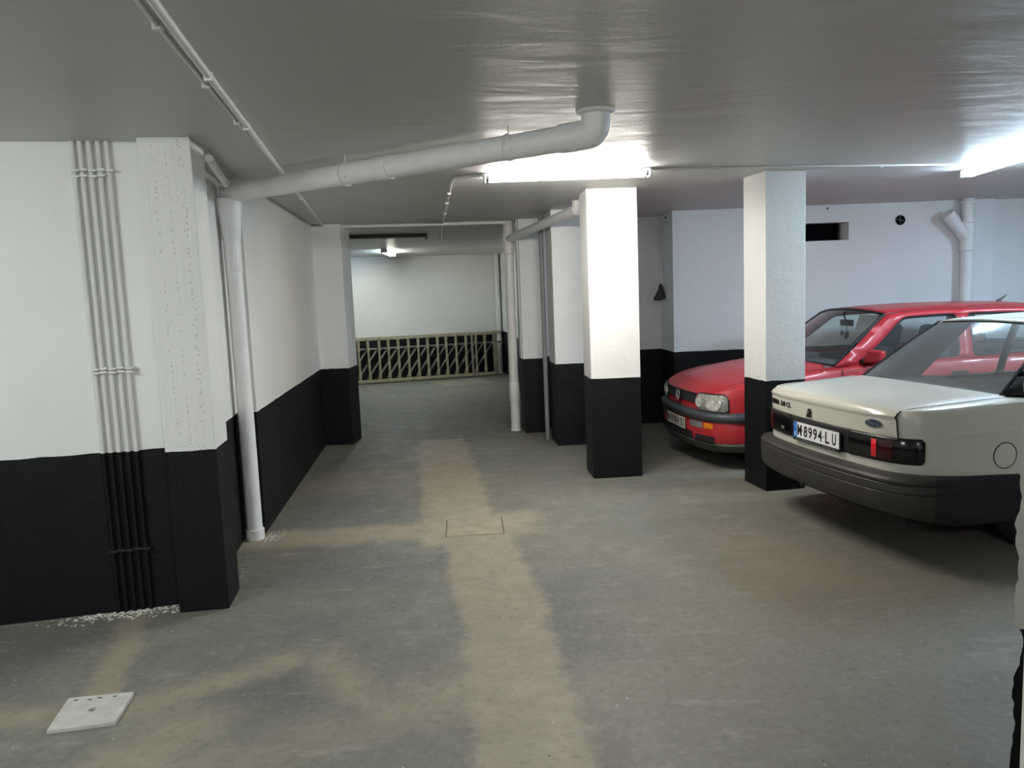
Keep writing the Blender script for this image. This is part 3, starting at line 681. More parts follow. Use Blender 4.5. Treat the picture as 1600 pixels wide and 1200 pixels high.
def wheel(car, u, v, r=.295, wd=.18, deep=1):
    sg = 1 if v > 0 else -1
    W_ = bpy.data.objects.new('wheel', None); COL.objects.link(W_); W_.parent = car.root; W_.location = (u, v, r); W_.empty_display_size = .05
    mx = Matrix.Rotation(-sg * PI / 2, 4, 'X'); h = wd / 2; ri = r - .105
    prof = [(ri, -h * .8), (ri + .02, -h), (r - .03, -h), (r - .006, -h * .8)]
    for k in range(-3, 4): prof += [(r, k * h * .2 - .006), (r - .007, k * h * .2), (r, k * h * .2 + .006)]
    prof += [(r - .006, h * .8), (r - .03, h), (ri + .02, h), (ri, h * .8)]
    MB().lathe(prof, 36, mx).build('tyre', M['rubber'], W_)
    MB().lathe([(ri + .002, -h * .7), (ri + .002, h * .75), (ri - .012, h * .78), (ri - .03, h * .45), (.10, h * .42), (.08, h * .6), (.055, h * .62), (.05, h * .8), (.0, h * .82)], 28, mx).build('rim', M['rim'], W_)
    return W_
def plate(car, name, letters, u, z, m, w_=.52, h_=.112, lean=0, blue=True):
    MB().box(-w_ / 2, -h_ / 2, -.004, w_ / 2, h_ / 2, .004, face_mtx(u, 0, z, lean)).build(name, m, car.root, False, bevel=.003)
    pl_ = car.root.children[-1] if False else [c for c in car.root.children if c.name.startswith(name)][-1]
    return pl_
def seat(car, u, v, facing, m, w_=.46):
    """facing +1: looks towards +u"""
    S = bpy.data.objects.new('seat', None); COL.objects.link(S); S.parent = car.root; S.location = (u, v, 0); S.empty_display_size = .05
    f = facing
    MB().box(-.24, -w_ / 2, .30, .26, w_ / 2, .46).build('cushion', m, S, bevel=.05)
    MB().box(-.08, -w_ / 2, 0, .08, w_ / 2, .60, Matrix.Translation((-f * .24, 0, .42)) @ Matrix.Rotation(-f * .22, 4, 'Y')).build('backrest', m, S, bevel=.06)
    MB().box(-.06, -.15, .60, .06, .15, .84, Matrix.Translation((-f * .24, 0, .42)) @ Matrix.Rotation(-f * .20, 4, 'Y')).build('headrest', m, S, bevel=.05)

# ================================================================ white saloon, boot towards the aisle
halfA = [(0, 0), (.004, -.2), (.018, -.42), (.044, -.6), (.072, -.685), (.115, -.745), (.185, -.785), (.30, -.808), (.5, -.822), (.8, -.833), (1.2, -.841), (1.8, -.845),
         (2.6, -.845), (3.2, -.84), (3.8, -.82), (4.15, -.78), (4.30, -.70), (4.37, -.55), (4.40, -.3), (4.41, 0)]
ztA = [(0, .925), (.1, .932), (.3, .942), (.8, .962), (1.2, .925), (1.6, .895), (3.1, .885), (3.4, .87), (4.1, .80), (4.41, .70)]
A = Car('car', 'white saloon car seen from its black-banded tail, boot towards the aisle', (2.36, 5.02), .150, halfA, ztA,
        [(1.06, .29, .345), (3.67, .29, .345)], [(0, .50), (.78, .50), (.80, .22), (4.0, .22), (4.1, .3), (4.41, .32)])
Ar = A.root
def rowsA(u, v, t):
    zb, zt = A.zbot(u), interp(A.zt, u); zc = min(.785, zt - .12); m = max(zb, .5); k = lerp(.38, 1, min(1, max(0, (u - .08) / .25)))
    return [(-.03, zb), (-.002, zb + .004), (0, lerp(zb, m, .5) + .006), (.002, m + .012), (.003, lerp(m, zc, .5) + .003), (.003, zc), (-.004, zc + .008), (-.012 * k, lerp(zc, zt, .5)),
            (-.022 * k, lerp(zc, zt, .75)), (-.036 * k, zt - .016), (-.055 * k, zt - .005), (-.085 * k, zt), (-.135, zt + .002)]
A.sweep(-A.T, A.T, 560, rowsA).build('body', M['white'], Ar, angle=32)
# boot lid
def lid(s_list, dz=0):
    rows = []
    for (du, z, wid) in s_list:
        row = []
        for j in range(29):
            r = -1 + 2 * j / 28; v = r * wid; e = abs(r)
            if z is None: pass
            ub = A.u_of_v(v)
            if du < .06: u = ub + du
            else:
                k = min(1, (du - .06) / .6); u = lerp(ub + du, du - .075 * (1 - r * r) + .02, k)
            zz = z - .020 * r * r - (.006 if e > .99 else 0) + dz
            if du < .0 and z < .90: zz = z
            row.append((u, v, zz))
        rows.append(row)
    return MB().grid(rows)
LID = [(.004, .768, .690), (-.010, .770, .689), (-.012, .80, .687), (-.012, .868, .682), (-.013, .876, .681), (-.019, .884, .680), (-.021, .897, .679), (-.016, .918, .678), (-.004, .936, .677),
       (.020, .950, .676), (.06, .957, .676), (.12, .962, .678), (.25, .970, .684), (.45, .978, .690), (.65, .985, .692), (.80, .990, .690)]
lidm = lid(LID); lidm.build('boot_lid', M['white'], Ar, angle=35)
for sg in (-1, 1):
    pts = []
    for (du, z, wid) in LID[1:]:
        ub = A.u_of_v(wid)
        u = ub + du if du < .06 else lerp(ub + du, du + .02, min(1, (du - .06) / .6))
        zz = z if du < 0 and z < .90 else z - .026
        pts.append((u - .001, sg * (wid + .003), zz - .001))
    MB().tube(pts, .0032, 6).build('boot_seam', M['matteblack'], Ar)
# tail lamps and the black band between them
def band(t0, t1, lo, hi, off, m, name, parent, n=40, endr=0):
    def rf(u, v, t):
        d0 = min(abs(t - t0), abs(t - t1)); e = 0
        if endr and abs(abs(t) - max(abs(t0), abs(t1))) < endr:
            q = 1 - abs(abs(t) - max(abs(t0), abs(t1))) / endr; e = (1 - math.sqrt(max(0, 1 - q * q))) * endr * .8
        l, h_ = lo(t) + e, hi(t) - e
        return [(0, l), (off * .7, l + .002), (off, l + .008), (off, h_ - .008), (off * .7, h_ - .002), (0, h_)]
    mb = A.sweep(t0, t1, n, rf)
    return mb.build(name, m, parent, angle=50)
tE = A.t_u(.168); tv = A.t_v
bl = lambda t: .612 - .010 * max(0, 1 - abs(abs(t) - .0) / .9); bh = lambda t: .768
for sg, nm in ((1, 'right'), (-1, 'left')):
    L = band(sg * tv(.325), sg * tE, bl, bh, .016, M['darkglass'], 'tail_lamp', Ar, 44, .022)
    iv = lambda a, b: (sg * tv(a), sg * tv(b))
    ll = lambda t: bl(t) + .012; lh = lambda t: bh(t) - .022
    a, b = iv(.56, .66) if sg > 0 else iv(.60, .70)
    band(a, b, ll, lh, .0172, M['redlens'], 'red_lens', L, 14)
    if sg > 0:
        a, b = iv(.513, .545); band(a, b, lambda t: ll(t) + .006, lh, .0178, M['bright'], 'reflector_or_glint', L, 8)  # strip paints the glint inside the lens, not a separate part
    else:
        a, b = iv(.42, .455); band(a, b, lambda t: ll(t) + .02, lambda t: ll(t) + .055, .0172, M['clearlens'], 'reversing_lens', L, 6)
    band(*iv(.33, .69), lambda t: bh(t) - .020, lambda t: bh(t) - .001, .020, M['black'], 'lamp_rim', L, 20)
band(-tv(.325), tv(.325), lambda t: .604 if abs(t) < .27 else .604 + (abs(t) - .27) * .15, bh, .012, M['black'], 'plate_panel', Ar, 40)
# plate
def number_plate(car, u, z, word, wm, col, lean=0, frame=True):
    P_ = MB().box(-.27, -.078, -.004, .27, .060, .0, face_mtx(u, 0, z, lean)).build('number_plate', M['black'], car.root, False, bevel=.003)
    MB().box(-.258, -.0545, 0, .258, .0545, .003, face_mtx(u, 0, z, lean)).build('plate_face', col, P_, False)
    return P_
P_ = number_plate(A, -.022, .679, '', None, M['platewhite'])
fm = lambda x, y, d=.0032: face_mtx(-.022, 0, .679) @ Matrix.Translation((x, y, d))
MB().box(-.258, -.0545, .003, -.216, .0545, .0036, face_mtx(-.022, 0, .679)).build('blue_strip', M['plateblue'], P_, False)
for k in range(12):
    a = 2 * PI * k / 12; MB().lathe([(.0022, 0), (.0022, .0006)], 6, fm(-.237 + .012 * math.cos(a), .022 + .012 * math.sin(a), .0036)).build('star', M['platewhite'], P_, False) if k % 2 == 0 else None
text_mesh('E', .018, .026, .0006, 'country_letter', M['platewhite'], P_, fm(-.237, -.028, .0036), .02)
text_mesh('M', .052, .078, .0006, 'plate_letter', M['black'], P_, fm(-.184, 0), .03)
xx = -.113
for ch in '8994':
    text_mesh(ch, .043, .078, .0006, 'plate_digit', M['black'], P_, fm(xx, 0), .02); xx += .056
for ch, xx in (('L', .135), ('U', .208)): text_mesh(ch, .043, .078, .0006, 'plate_letter', M['black'], P_, fm(xx, 0), .02)
for x in (-.149, .098): MB().box(-.006, -.004, 0, .006, .004, .0006, fm(x, 0)).build('dash', M['black'], P_, False)
# unreadable small dealer lettering under the plate: short pale strokes
mb = MB(); x = -.235
for k in range(34):
    wd = random.choice((.006, .008, .010)); mb.box(x, -.072, .0, x + wd, -.063, .0008, face_mtx(-.022, 0, .679)); x += wd + (.004 if k not in (1, 2, 15, 19, 21, 30) else .014)
mb.build('dealer_lettering', M['badgegrey'], P_, False)
# badges, script, lock
t3 = tv(.53); u, v, nx, ny = A.at(t3)
yaw = lambda v: math.atan2(A.at(tv(abs(v)))[3] * (1 if v < 0 else -1), A.at(tv(abs(v)))[2]) if False else 0
def on_tail(v, z, off):
    """matrix on the tail surface at lateral v (world +v is left)"""
    a = A.at(tv(abs(v)) * (1 if v < 0 else -1)); n = Vector((a[2], a[3], 0)); r = Vector((-n.y, n.x, 0))
    if r.y > 0: r = -r
    p = Vector((a[0], a[1], z)) + n * off
    return Matrix(((r.x, 0, n.x, p.x), (r.y, 0, n.y, p.y), (0, 1, 0, p.z), (0, 0, 0, 1)))
B_ = bpy.data.objects.new('oval_badge', None); COL.objects.link(B_); B_.parent = Ar; B_.empty_display_size = .02
def oval(a, b, z0, z1, mtx, n=32): return MB().add([mtx @ Vector((a * math.cos(2 * PI * k / n), b * math.sin(2 * PI * k / n), z)) for z in (z0, z1) for k in range(n)],
    [tuple(range(n, 2 * n))] + [(k, (k + 1) % n, n + (k + 1) % n, n + k) for k in range(n)])
mo = on_tail(-.525, .836, .0125)
oval(.066, .0255, 0, .004, mo).build('badge_rim', M['chrome'], B_); oval(.058, .0195, .004, .0048, mo).build('badge_field', M['badgeblue'], B_)
text_mesh('Ford', .075, .022, .0006, 'badge_script', M['badgegrey'], B_, mo @ Matrix.Translation((0, 0, .0048)))
SC = bpy.data.objects.new('model_script', None); COL.objects.link(SC); SC.parent = Ar; SC.empty_display_size = .02
for wd, v, wid in (('SIERRA', .575, .150), ('2.0i', .447, .072), ('CL', .352, .070)):
    text_mesh(wd, wid, .036, .003, 'script_word', M['black'], SC, on_tail(v, .832, .0125), .035)
LK = bpy.data.objects.new('boot_lock', None); COL.objects.link(LK); LK.parent = Ar; LK.empty_display_size = .02
ml = on_tail(.075, .815, .0125)
pts = [(-.030, -.030), (.016, -.030), (.022, -.02), (.022, .012), (.014, .026), (.002, .030), (-.010, .024), (-.016, .008), (-.018, -.014)]
MB().add([ml @ Vector((x, y, z)) for z in (0, .012) for x, y in pts], [tuple(range(9, 18))] + [(k, (k + 1) % 9, 9 + (k + 1) % 9, 9 + k) for k in range(9)]).build('lock_housing', M['black'], LK, bevel=.002)
MB().lathe([(.011, .012), (.011, .016), (.008, .017)], 16, ml @ Matrix.Translation((.003, .008, 0))).build('lock_barrel', M['badgegrey'], LK)
# bumper all round the tail, lower side cladding
def rowsB(u, v, t):
    k = 1.0 if u < .14 else lerp(1, .20, min(1, (u - .14) / .30)); zt = .556 if u < .12 else lerp(.556, .535, min(1, (u - .12) / .3))
    zt -= max(0, u - .4) * .04
    zlo = lerp(.30, .235, min(1, max(0, u - .05) / .3))
    o = lambda x: x * k + .004
    return [(-.02, zt), (o(.012), zt + .002), (o(.045), zt - .002), (o(.078), zt - .014), (o(.088), zt - .030), (o(.088), zt - .044), (o(.080), zt - .050), (o(.086), zt - .056), (o(.089), zt - .098), (o(.081), zt - .104),
            (o(.086), zt - .110), (o(.084), zt - .165), (o(.072), lerp(zt, zlo, .80)), (o(.045), lerp(zt, zlo, .93)), (o(.0), zlo), (-.05, zlo + .004)]
tB = A.t_u(.755)
tC = A.t_u(.20)
RBm = A.sweep(-tC, tC, 200, rowsB).build('rear_bumper', M['bumper'], Ar, angle=30)
for sg in (-1, 1): A.sweep(sg * tC, sg * tB, 30, rowsB).build('shaded_bumper_end', M['sill'], RBm, angle=30)  # sides coloured darker than the tail to paint in their shade
for v in (.235, .065):
    a = A.at(-tv(v)); mm = Matrix.Translation((a[0] - .088, v, .522))
    MB().lathe([(.010, -.006), (.010, .004), (.004, .006)], 3, mm @ Matrix.Rotation(-PI / 2, 4, 'Y')).build('bumper_plug', M['matteblack'], Ar, False)  # two small dark dents, shown as black wedges set on the bumper
def rowsS(u, v, t): z = max(.205, A.zbot(u) - .01) if u > 1 else .2; return [(.006, max(A.zbot(u), .215) - .0), (.012, max(A.zbot(u), .225)), (.012, max(.47, A.zbot(u))), (.004, max(.475, A.zbot(u)))]
for sg in (-1, 1): A.sweep(sg * A.t_u(1.375), sg * A.t_u(3.345), 60, rowsS).build('sill', M['sill'], Ar)
def rowsFB(u, v, t): return [(-.01, .55), (.06, .545), (.085, .50), (.085, .38), (.05, .27), (-.03, .26)]
tF = A.t_u(4.02)
MB().grid([[(u + nx * o, v + ny * o, z) for o, z in rowsFB(u, v, 0)] for u, v, nx, ny in [A.at(lerp(tF, A.T, i / 40)) for i in range(41)]] + [[(u + nx * o, v + ny * o, z) for o, z in rowsFB(u, v, 0)] for u, v, nx, ny in [A.at(-lerp(A.T, tF, i / 40)) for i in range(41)]]).build('front_bumper', M['bumper'], Ar)
# fuel flap, seam
fl = bpy.data.objects.new('fuel_flap', None); COL.objects.link(fl); fl.parent = Ar; fl.empty_display_size = .02
a = A.at(A.t_u(.68)); n = Vector((a[2], a[3], 0)); r = Vector((-n.y, n.x, 0)); pm = Vector((a[0], a[1], .640)) + n * .0035
mf = Matrix(((r.x, 0, n.x, pm.x), (r.y, 0, n.y, pm.y), (0, 1, 0, pm.z), (0, 0, 0, 1)))
MB().lathe([(.0745, 0), (.0735, .003), (.0, .0035)], 40, mf).build('flap_disc', M['white'], fl)
MB().tube([mf @ Vector((.078 * math.cos(2 * PI * k / 40), .078 * math.sin(2 * PI * k / 40), .0008)) for k in range(41)], .0028, 6, False).build('flap_seam', M['matteblack'], fl)
# cabin
CA = Cabin([(0, .66), (.78, .655), (1.25, .715), (3.2, .72)], [(0, .965), (.8, .960), (1.25, .915), (1.6, .890), (3.2, .880)], [(1.2, .50), (1.45, .515), (2.6, .535), (3.2, .53)], [(1.2, 1.345), (1.45, 1.375), (2.0, 1.385), (2.6, 1.365), (3.2, 1.34)])
RW = (.80, .655, .955, -.085, .022, 1.37, .505, 1.365, -.05, .022)
rows = glass_patch(*RW, bulge=.02)
MB().grid(rows).build('rear_window', M['glassdark'], Ar)
edge = [r_[0] for r_ in rows] + rows[-1][1:] + [r_[-1] for r_ in rows[::-1]][1:] + rows[0][::-1][1:]
MB().tube(edge, .011, 8, False).build('window_rubber', M['black'], Ar)
WS = (3.18, .69, .935, .13, .03, 2.55, .53, 1.365, .05, .025)
rows = glass_patch(*WS, bulge=.02); MB().grid(rows).build('windscreen', M['glass'], Ar)
edge = [r_[0] for r_ in rows] + rows[-1][1:] + [r_[-1] for r_ in rows[::-1]][1:] + rows[0][::-1][1:]
MB().tube(edge, .012, 8, False).build('window_rubber', M['black'], Ar)
rr = []
for i in range(21):
    k = i / 20; ru = lerp(1.36, 2.56, k); row = []
    for j in range(17):
        r = -1 + j / 8; q = 1 - r * r; zr = sm(CA.rz, ru); rv = interp(CA.rv, ru)
        row.append((ru + lerp(-.05, .05, k) * q, r * (rv + .006), zr + (.022 + .018 * math.sin(PI * k)) * q ** .8 + (.004 if abs(r) < 1 else -.012)))
    rr.append(row)
MB().grid(rr).build('roof', M['white'], Ar, solid=-.012)
out = [(.80, 0), (3.18, 0), (2.57, 1), (1.38, 1)]
wr_ = [(1.38, .05), (2.10, .06), (2.10, .92), (1.70, .92)]; wf = [(2.17, .06), (3.00, .06), (2.52, .92), (2.17, .92)]
for sg in (-1, 1):
    h1 = rounded(wr_, .04); h2 = rounded(wf, .04)
    CA.patch(out, [h1, h2], sg).build('window_frame', M['black'], Ar, solid=.012)
    for hh in (h1, h2): CA.patch(hh, [], sg, -.004).build('side_window', M['glass'], Ar)
# bonnet
bo = []
for i in range(13):
    k = i / 12; u0 = lerp(3.17, 4.33, k); zt = interp(ztA, u0)
    bo.append([(u0 + (lerp(.13, .06, k)) * (1 - (j / 8 - 1) ** 2), (j / 8 - 1) * lerp(.70, .60, k), zt + .006 + .03 * (1 - (j / 8 - 1) ** 2)) for j in range(17)])
MB().grid(bo).build('bonnet', M['white'], Ar)
for sg in (-1, 1): A.sweep(sg * A.t_u(4.1), sg * (A.T - .25), 14, lambda u, v, t: [(.0, .56), (.008, .565), (.008, .66), (0, .67)]).build('headlamp', M['lampglass'], Ar)
# underside, wheel housings, inside
mb = MB(); mb.box(.12, -.70, .235, .74, .70, .30); mb.box(1.40, -.76, .22, 3.33, .76, .27); mb.box(.74, -.56, .235, 1.40, .56, .30); mb.box(3.33, -.56, .22, 4.3, .56, .28); mb.box(.70, -.60, .30, 1.42, .60, .62); mb.box(.12, -.66, .30, .70, .66, .52)
mb.build('underbody', M['matteblack'], Ar, False)
mb = MB(); mb.box(.72, -.66, .905, 1.42, .66, .935); mb.box(2.95, -.66, .62, 3.2, .66, .88); mb.box(1.40, -.74, .27, 3.1, .74, .30); mb.box(1.38, -.62, .30, 1.42, .62, .88)
for sg in (-1, 1): mb.box(1.3, sg * .72 - .02, .28, 3.15, sg * .72 + .02, .86)
mb.build('interior_trim', M['trimgrey'], Ar, False)
S_ = bpy.data.objects.new('rear_bench', None); COL.objects.link(S_); S_.parent = Ar; S_.empty_display_size = .05
MB().box(1.50, -.60, .30, 1.95, .60, .46).build('cushion', M['seat'], S_, bevel=.05)
MB().box(1.43, -.60, .40, 1.56, .60, .90).build('backrest', M['seat'], S_, bevel=.05)
for v in (-.34, .34): seat(A, 2.70, v, 1, M['seat'])
MB().tube([(0, 0, 0), (0.10, 0, .05)] , .01, 8).build('exhaust_stub', M['darkshademetal'], Ar, loc=(.06, .30, .27))
MB().tube([(-.05, 0, 0), (.5, 0, .03)], .022, 12).build('exhaust_pipe', M['darkshademetal'], Ar, loc=(.10, .28, .268))
for u in (1.06, 3.67):
    for v in (-.725, .725): wheel(A, u, v)
for sg in (-1, 1):
    for uc in (1.06, 3.67):
        arc = [(uc + .352 * math.cos(a), .29 + .352 * math.sin(a)) for a in [PI * k / 16 for k in range(17)]]
        MB().grid([[(x, sg * .838, z), (x, sg * .58, z)] for x, z in arc]).build('wheel_housing', M['matteblack'], Ar)
    mm = MB(); mm.box(2.98, sg * .70, .90, 3.05, sg * .80, .94); mm.box(2.93, sg * .80, .90, 3.03, sg * .94, 1.02); mm.build('door_mirror', M['black'], Ar, bevel=.02)
    for u0 in (1.36, 2.14, 3.10):
        pts = [A.at(sg * A.t_u(u0)) for _ in (0,)][0]
        MB().tube([(u0, sg * (abs(pts[1]) + d), z) for d, z in ((.002, max(.24, A.zbot(u0))), (.004, .5), (.004, .76), (-.02, .87))], .003, 6).build('door_seam', M['matteblack'], Ar)
    for u0 in (1.5, 2.28): MB().box(u0, sg * .846, .78, u0 + .15, sg * .862, .81).build('door_handle', M['black'], Ar, bevel=.005)

# ================================================================ red hatchback, nose towards the aisle
halfG = [(.03, 0), (.034, -.2), (.05, -.40), (.085, -.56), (.135, -.67), (.20, -.735), (.30, -.785), (.45, -.812), (.83, -.835), (1.3, -.842), (2.5, -.845), (3.3, -.838), (3.7, -.80), (3.9, -.73), (3.97, -.6), (3.99, -.3), (4.0, 0)]
ztG = [(0, .690), (.06, .700), (.12, .735), (.25, .785), (.5, .838), (.9, .878), (1.25, .905), (1.5, .925), (3.6, .95), (4, .95)]
G = Car('car', 'red hatchback seen from its nose, parked between the columns and the right wall', (2.10, 7.57), .065, halfG, ztG,
        [(.83, .29, .345), (3.31, .29, .345)], [(0, .52), (.50, .52), (.52, .22), (3.8, .22), (3.85, .4), (4, .4)])
Gr = G.root
def rowsG(u, v, t):
    zb, zt = G.zbot(u), interp(G.zt, u); k = min(1, u / .5)
    f = lambda x: lerp(zb, zt, x)
    return [(-.03, zb), (-.004, zb + .004), (0, f(.25)), (.002, f(.5)), (0, f(.68)), (-.006 * k, f(.72)), (-.012 * k, f(.84)), (-.024 * k - .004, f(.93)), (-.045, f(.98)), (-.075, f(1.)), (-.13, f(1.) + .004)]
G.sweep(-G.T, G.T, 540, rowsG).build('body', M['red'], Gr, angle=35)
hd = []
for i in range(25):
    s = i / 24; row = []
    for j in range(25):
        r = -1 + j / 12; q = abs(r)
        wv = lerp(.665, .725, min(1, s * 1.5)); v = r * wv
        uf = G.u_of_v(min(abs(v), .79)) + .004; ub = 1.27 - .15 * (1 - r * r)
        u = lerp(uf, ub, s); ze = interp(G.zt, u) + .010 if q > .5 else 0
        zcn = sm([(0, .700), (.03, .730), (.08, .760), (.2, .815), (.4, .880), (.6, .922), (.8, .948), (1, .960)], s)
        zed = interp(G.zt, u) + .006
        z = min(zcn, zcn + (zed - zcn) * q ** 3.0)
        # flutes running back along the bonnet
        row.append((u, v, z))
    hd.append(row)
MB().grid(hd).build('bonnet', M['red'], Gr, angle=50)
gv = G.t_v
def gb(t0, t1, lo, hi, off, m, name, parent, n=24, inner=None, back=0):
    def rf(u, v, t):
        l, h_ = lo(t), hi(t)
        return [(back, l), (off * .6, l + .002), (off, l + .010), (off, h_ - .010), (off * .6, h_ - .002), (back, h_)]
    return G.sweep(t0, t1, n, rf).build(name, m, parent, angle=50)
# grille with slats, ring emblem
g0 = gv(.385)
GR = gb(-g0, g0, lambda t: .598, lambda t: .692, .004, M['matteblack'], 'grille', Gr)
for z in (.612, .634, .656, .678): gb(-g0, g0, lambda t, z=z: z - .004, lambda t, z=z: z + .012, .013, M['bumper2'], 'grille_slat', GR)
gb(-g0, g0, lambda t: .688, lambda t: .699, .012, M['black'], 'grille_rim', GR)
EM = bpy.data.objects.new('round_emblem', None); COL.objects.link(EM); EM.parent = Gr; EM.empty_display_size = .02
me_ = face_mtx(.012, 0, .640)
MB().lathe([(.055, 0), (.055, .006), (.046, .008)], 32, me_).build('emblem_disc', M['black'], EM)
MB().tube([me_ @ Vector((.050 * math.cos(2 * PI * k / 32), .050 * math.sin(2 * PI * k / 32), .009)) for k in range(33)], .0055, 8, False).build('emblem_ring', M['badgegrey'], EM)
for nm, ln in (('emblem_stroke', [(-.021, .044), (0, .006), (.021, .044)]), ('emblem_stroke', [(-.043, .022), (-.020, -.040), (0, .0), (.020, -.040), (.043, .022)])):
    MB().tube([me_ @ Vector((x, y, .009)) for x, y in ln], .0048, 8).build(nm, M['badgegrey'], EM)
# headlamps with two reflectors
for sg in (1, -1):
    t0, t1 = gv(.395), G.t_u(.215)
    def lo(t, t0=t0, t1=t1): q = max(0, 1 - (abs(t) - t0) / .085); e = 1 - math.sqrt(max(0, 1 - q * q)); q2 = max(0, 1 - (t1 - abs(t)) / .03); return .548 + e * .072 + (1 - math.sqrt(max(0, 1 - q2 * q2))) * .02
    def hi(t, t0=t0, t1=t1): q = max(0, 1 - (abs(t) - t0) / .085); e = 1 - math.sqrt(max(0, 1 - q * q)); q2 = max(0, 1 - (t1 - abs(t)) / .06); return .702 - e * .072 - (1 - math.sqrt(max(0, 1 - q2 * q2))) * .05 + .010 * min(1, (abs(t) - t0) / .1)
    HL = gb(sg * (t0 - .008), sg * (t1 + .008), lambda t: lo(max(t0, min(t1, abs(t)))) - .007, lambda t: hi(max(t0, min(t1, abs(t)))) + .008, .014, M['black'], 'headlamp', Gr, 40)
    gb(sg * t0, sg * t1, lo, hi, .020, M['lampface'], 'lens', HL, 40)
    tm = lerp(t0, t1, .34)
    for c_, rr_ in ((lerp(t0, t1, .17), .046), (lerp(t0, t1, .66), .062)):
        a = G.at(sg * c_); n = Vector((a[2], a[3], 0)); r = Vector((-n.y, n.x, 0)); p = Vector((a[0], a[1], .624)) + n * .0190
        mx = Matrix(((r.x, 0, n.x, p.x), (r.y, 0, n.y, p.y), (0, 1, 0, p.z), (0, 0, 0, 1)))
        sx = 1 if rr_ < .05 else 1.45
        m_ = MB().lathe([(rr_, .001), (rr_ * .98, .007), (rr_ * .7, .004), (rr_ * .35, .0055), (0.004, .0075)], 24)
        m_.v = [tuple(mx @ Vector((x * sx, y, z))) for x, y, z in m_.v]; m_.build('reflector_or_glint', M['lampglass'], HL)
# front bumper: rubbing strip, red skirt, chin spoiler
tW = G.t_u(.505)
def strip(u, v, t): k = 1 if u < .3 else lerp(1, .35, min(1, (u - .3) / .2)); return [(-.02, .545), (.045 * k, .543), (.066 * k, .530), (.072 * k, .505), (.070 * k, .478), (.055 * k, .462), (-.02, .458)]
def skirt(u, v, t):
    k = 1 if u < .3 else lerp(1, .3, min(1, (u - .3) / .2)); return [(-.02, .462), (.040 * k, .460), (.045 * k, .43), (.043 * k, .36), (.036 * k, .305), (.020 * k, .255), (-.02, .25)]
def chin(u, v, t):
    k = 1 if u < .3 else lerp(1, .3, min(1, (u - .3) / .2)); return [(-.03, .27), (.026 * k, .262), (.040 * k, .245), (.030 * k, .205), (.0, .178), (-.05, .175)]
FB = G.sweep(-tW, tW, 140, skirt).build('front_bumper', M['red'], Gr, angle=40)
G.sweep(-tW, tW, 140, strip).build('rubbing_strip', M['bumper2'], FB, angle=45)
G.sweep(-tW, tW, 140, chin).build('chin_spoiler', M['bumper'], FB, angle=45)
def inset(a, b, z0, z1, off, m, name, n=10):
    G.sweep(a, b, n, lambda u, v, t: [(off - .012, z0), (off, z0 + .004), (off, z1 - .004), (off - .012, z1)]).build(name, m, FB, angle=60)
for sg in (1, -1):
    inset(sg * gv(.335), sg * gv(.545), .385, .452, .0465, M['clearlens'], 'fog_lamp')
    inset(sg * gv(.565), sg * gv(.66), .390, .448, .0475, M['amber'], 'indicator')
    inset(sg * gv(.43), sg * gv(.665), .262, .325, .0425, M['matteblack'], 'air_slot')
inset(-gv(.37), gv(.37), .268, .335, .0425, M['matteblack'], 'air_slot', 20)
P2 = number_plate(G, -.018, .390, '', None, M['plateold'])
f2 = lambda x, y, d=.0032: face_mtx(-.018, 0, .390) @ Matrix.Translation((x, y, d))
text_mesh('M', .055, .078, .0006, 'plate_letter', M['black'], P2, f2(-.215, 0), .03)
xx = -.125
for ch in '8984': text_mesh(ch, .046, .078, .0006, 'plate_digit', M['black'], P2, f2(xx, 0), .025); xx += .062
for ch in 'SX': text_mesh(ch, .046, .078, .0006, 'plate_letter', M['black'], P2, f2(xx + .038, 0), .025); xx += .062
for x in (-.17, .103): MB().box(-.006, -.004, 0, .006, .004, .0006, f2(x, 0)).build('dash', M['black'], P2, False)
# cabin
CG = Cabin([(1.2, .735), (1.5, .745), (3.5, .745), (3.95, .70)], [(1.2, .915), (1.6, .925), (3.9, .965)], [(1.7, .555), (2.0, .575), (3.4, .575), (3.7, .55)], [(1.75, 1.355), (1.95, 1.385), (2.3, 1.402), (2.9, 1.402), (3.4, 1.385), (3.7, 1.35)])
WG = (1.27, .705, .925, -.15, .03, 1.85, .575, 1.378, -.07, .045)
rows = glass_patch(*WG, bulge=.025); MB().grid(rows).build('windscreen', M['glass'], Gr)
edge = [r_[0] for r_ in rows] + rows[-1][1:] + [r_[-1] for r_ in rows[::-1]][1:] + rows[0][::-1][1:]
MB().tube(edge, .013, 8, False).build('window_rubber', M['black'], Gr)
RG = (3.93, .69, .97, .03, .02, 3.60, .56, 1.345, .05, .045)
rows = glass_patch(*RG, bulge=.02); MB().grid(rows).build('rear_window', M['glassdark'], Gr)
edge = [r_[0] for r_ in rows] + rows[-1][1:] + [r_[-1] for r_ in rows[::-1]][1:] + rows[0][::-1][1:]
MB().tube(edge, .02, 8, False).build('window_rubber', M['black'], Gr)
rr = []
for i in range(25):
    k = i / 24; ru = lerp(1.86, 3.63, k); row = []
    for j in range(19):
        r = -1 + j / 9; q = 1 - r * r; zr = sm(CG.rz, ru); rv = interp(CG.rv, ru)
        row.append((ru + lerp(-.07, .05, k) * q, r * (rv - .004), zr + .048 * q ** .7 + (.006 if abs(r) < 1 else -.004)))
    rr.append(row)
RF = MB().grid(rr).build('roof', M['red'], Gr, solid=-.012)
for sg in (-1, 1):
    MB().tube([(ru, sg * interp(CG.rv, ru), sm(CG.rz, ru) + .004) for ru in [lerp(1.86, 3.6, k / 20) for k in range(21)]], .007, 6).build('roof_gutter', M['black'], Gr)
out = [(1.25, 0), (3.95, 0), (3.62, 1), (1.85, 1)]
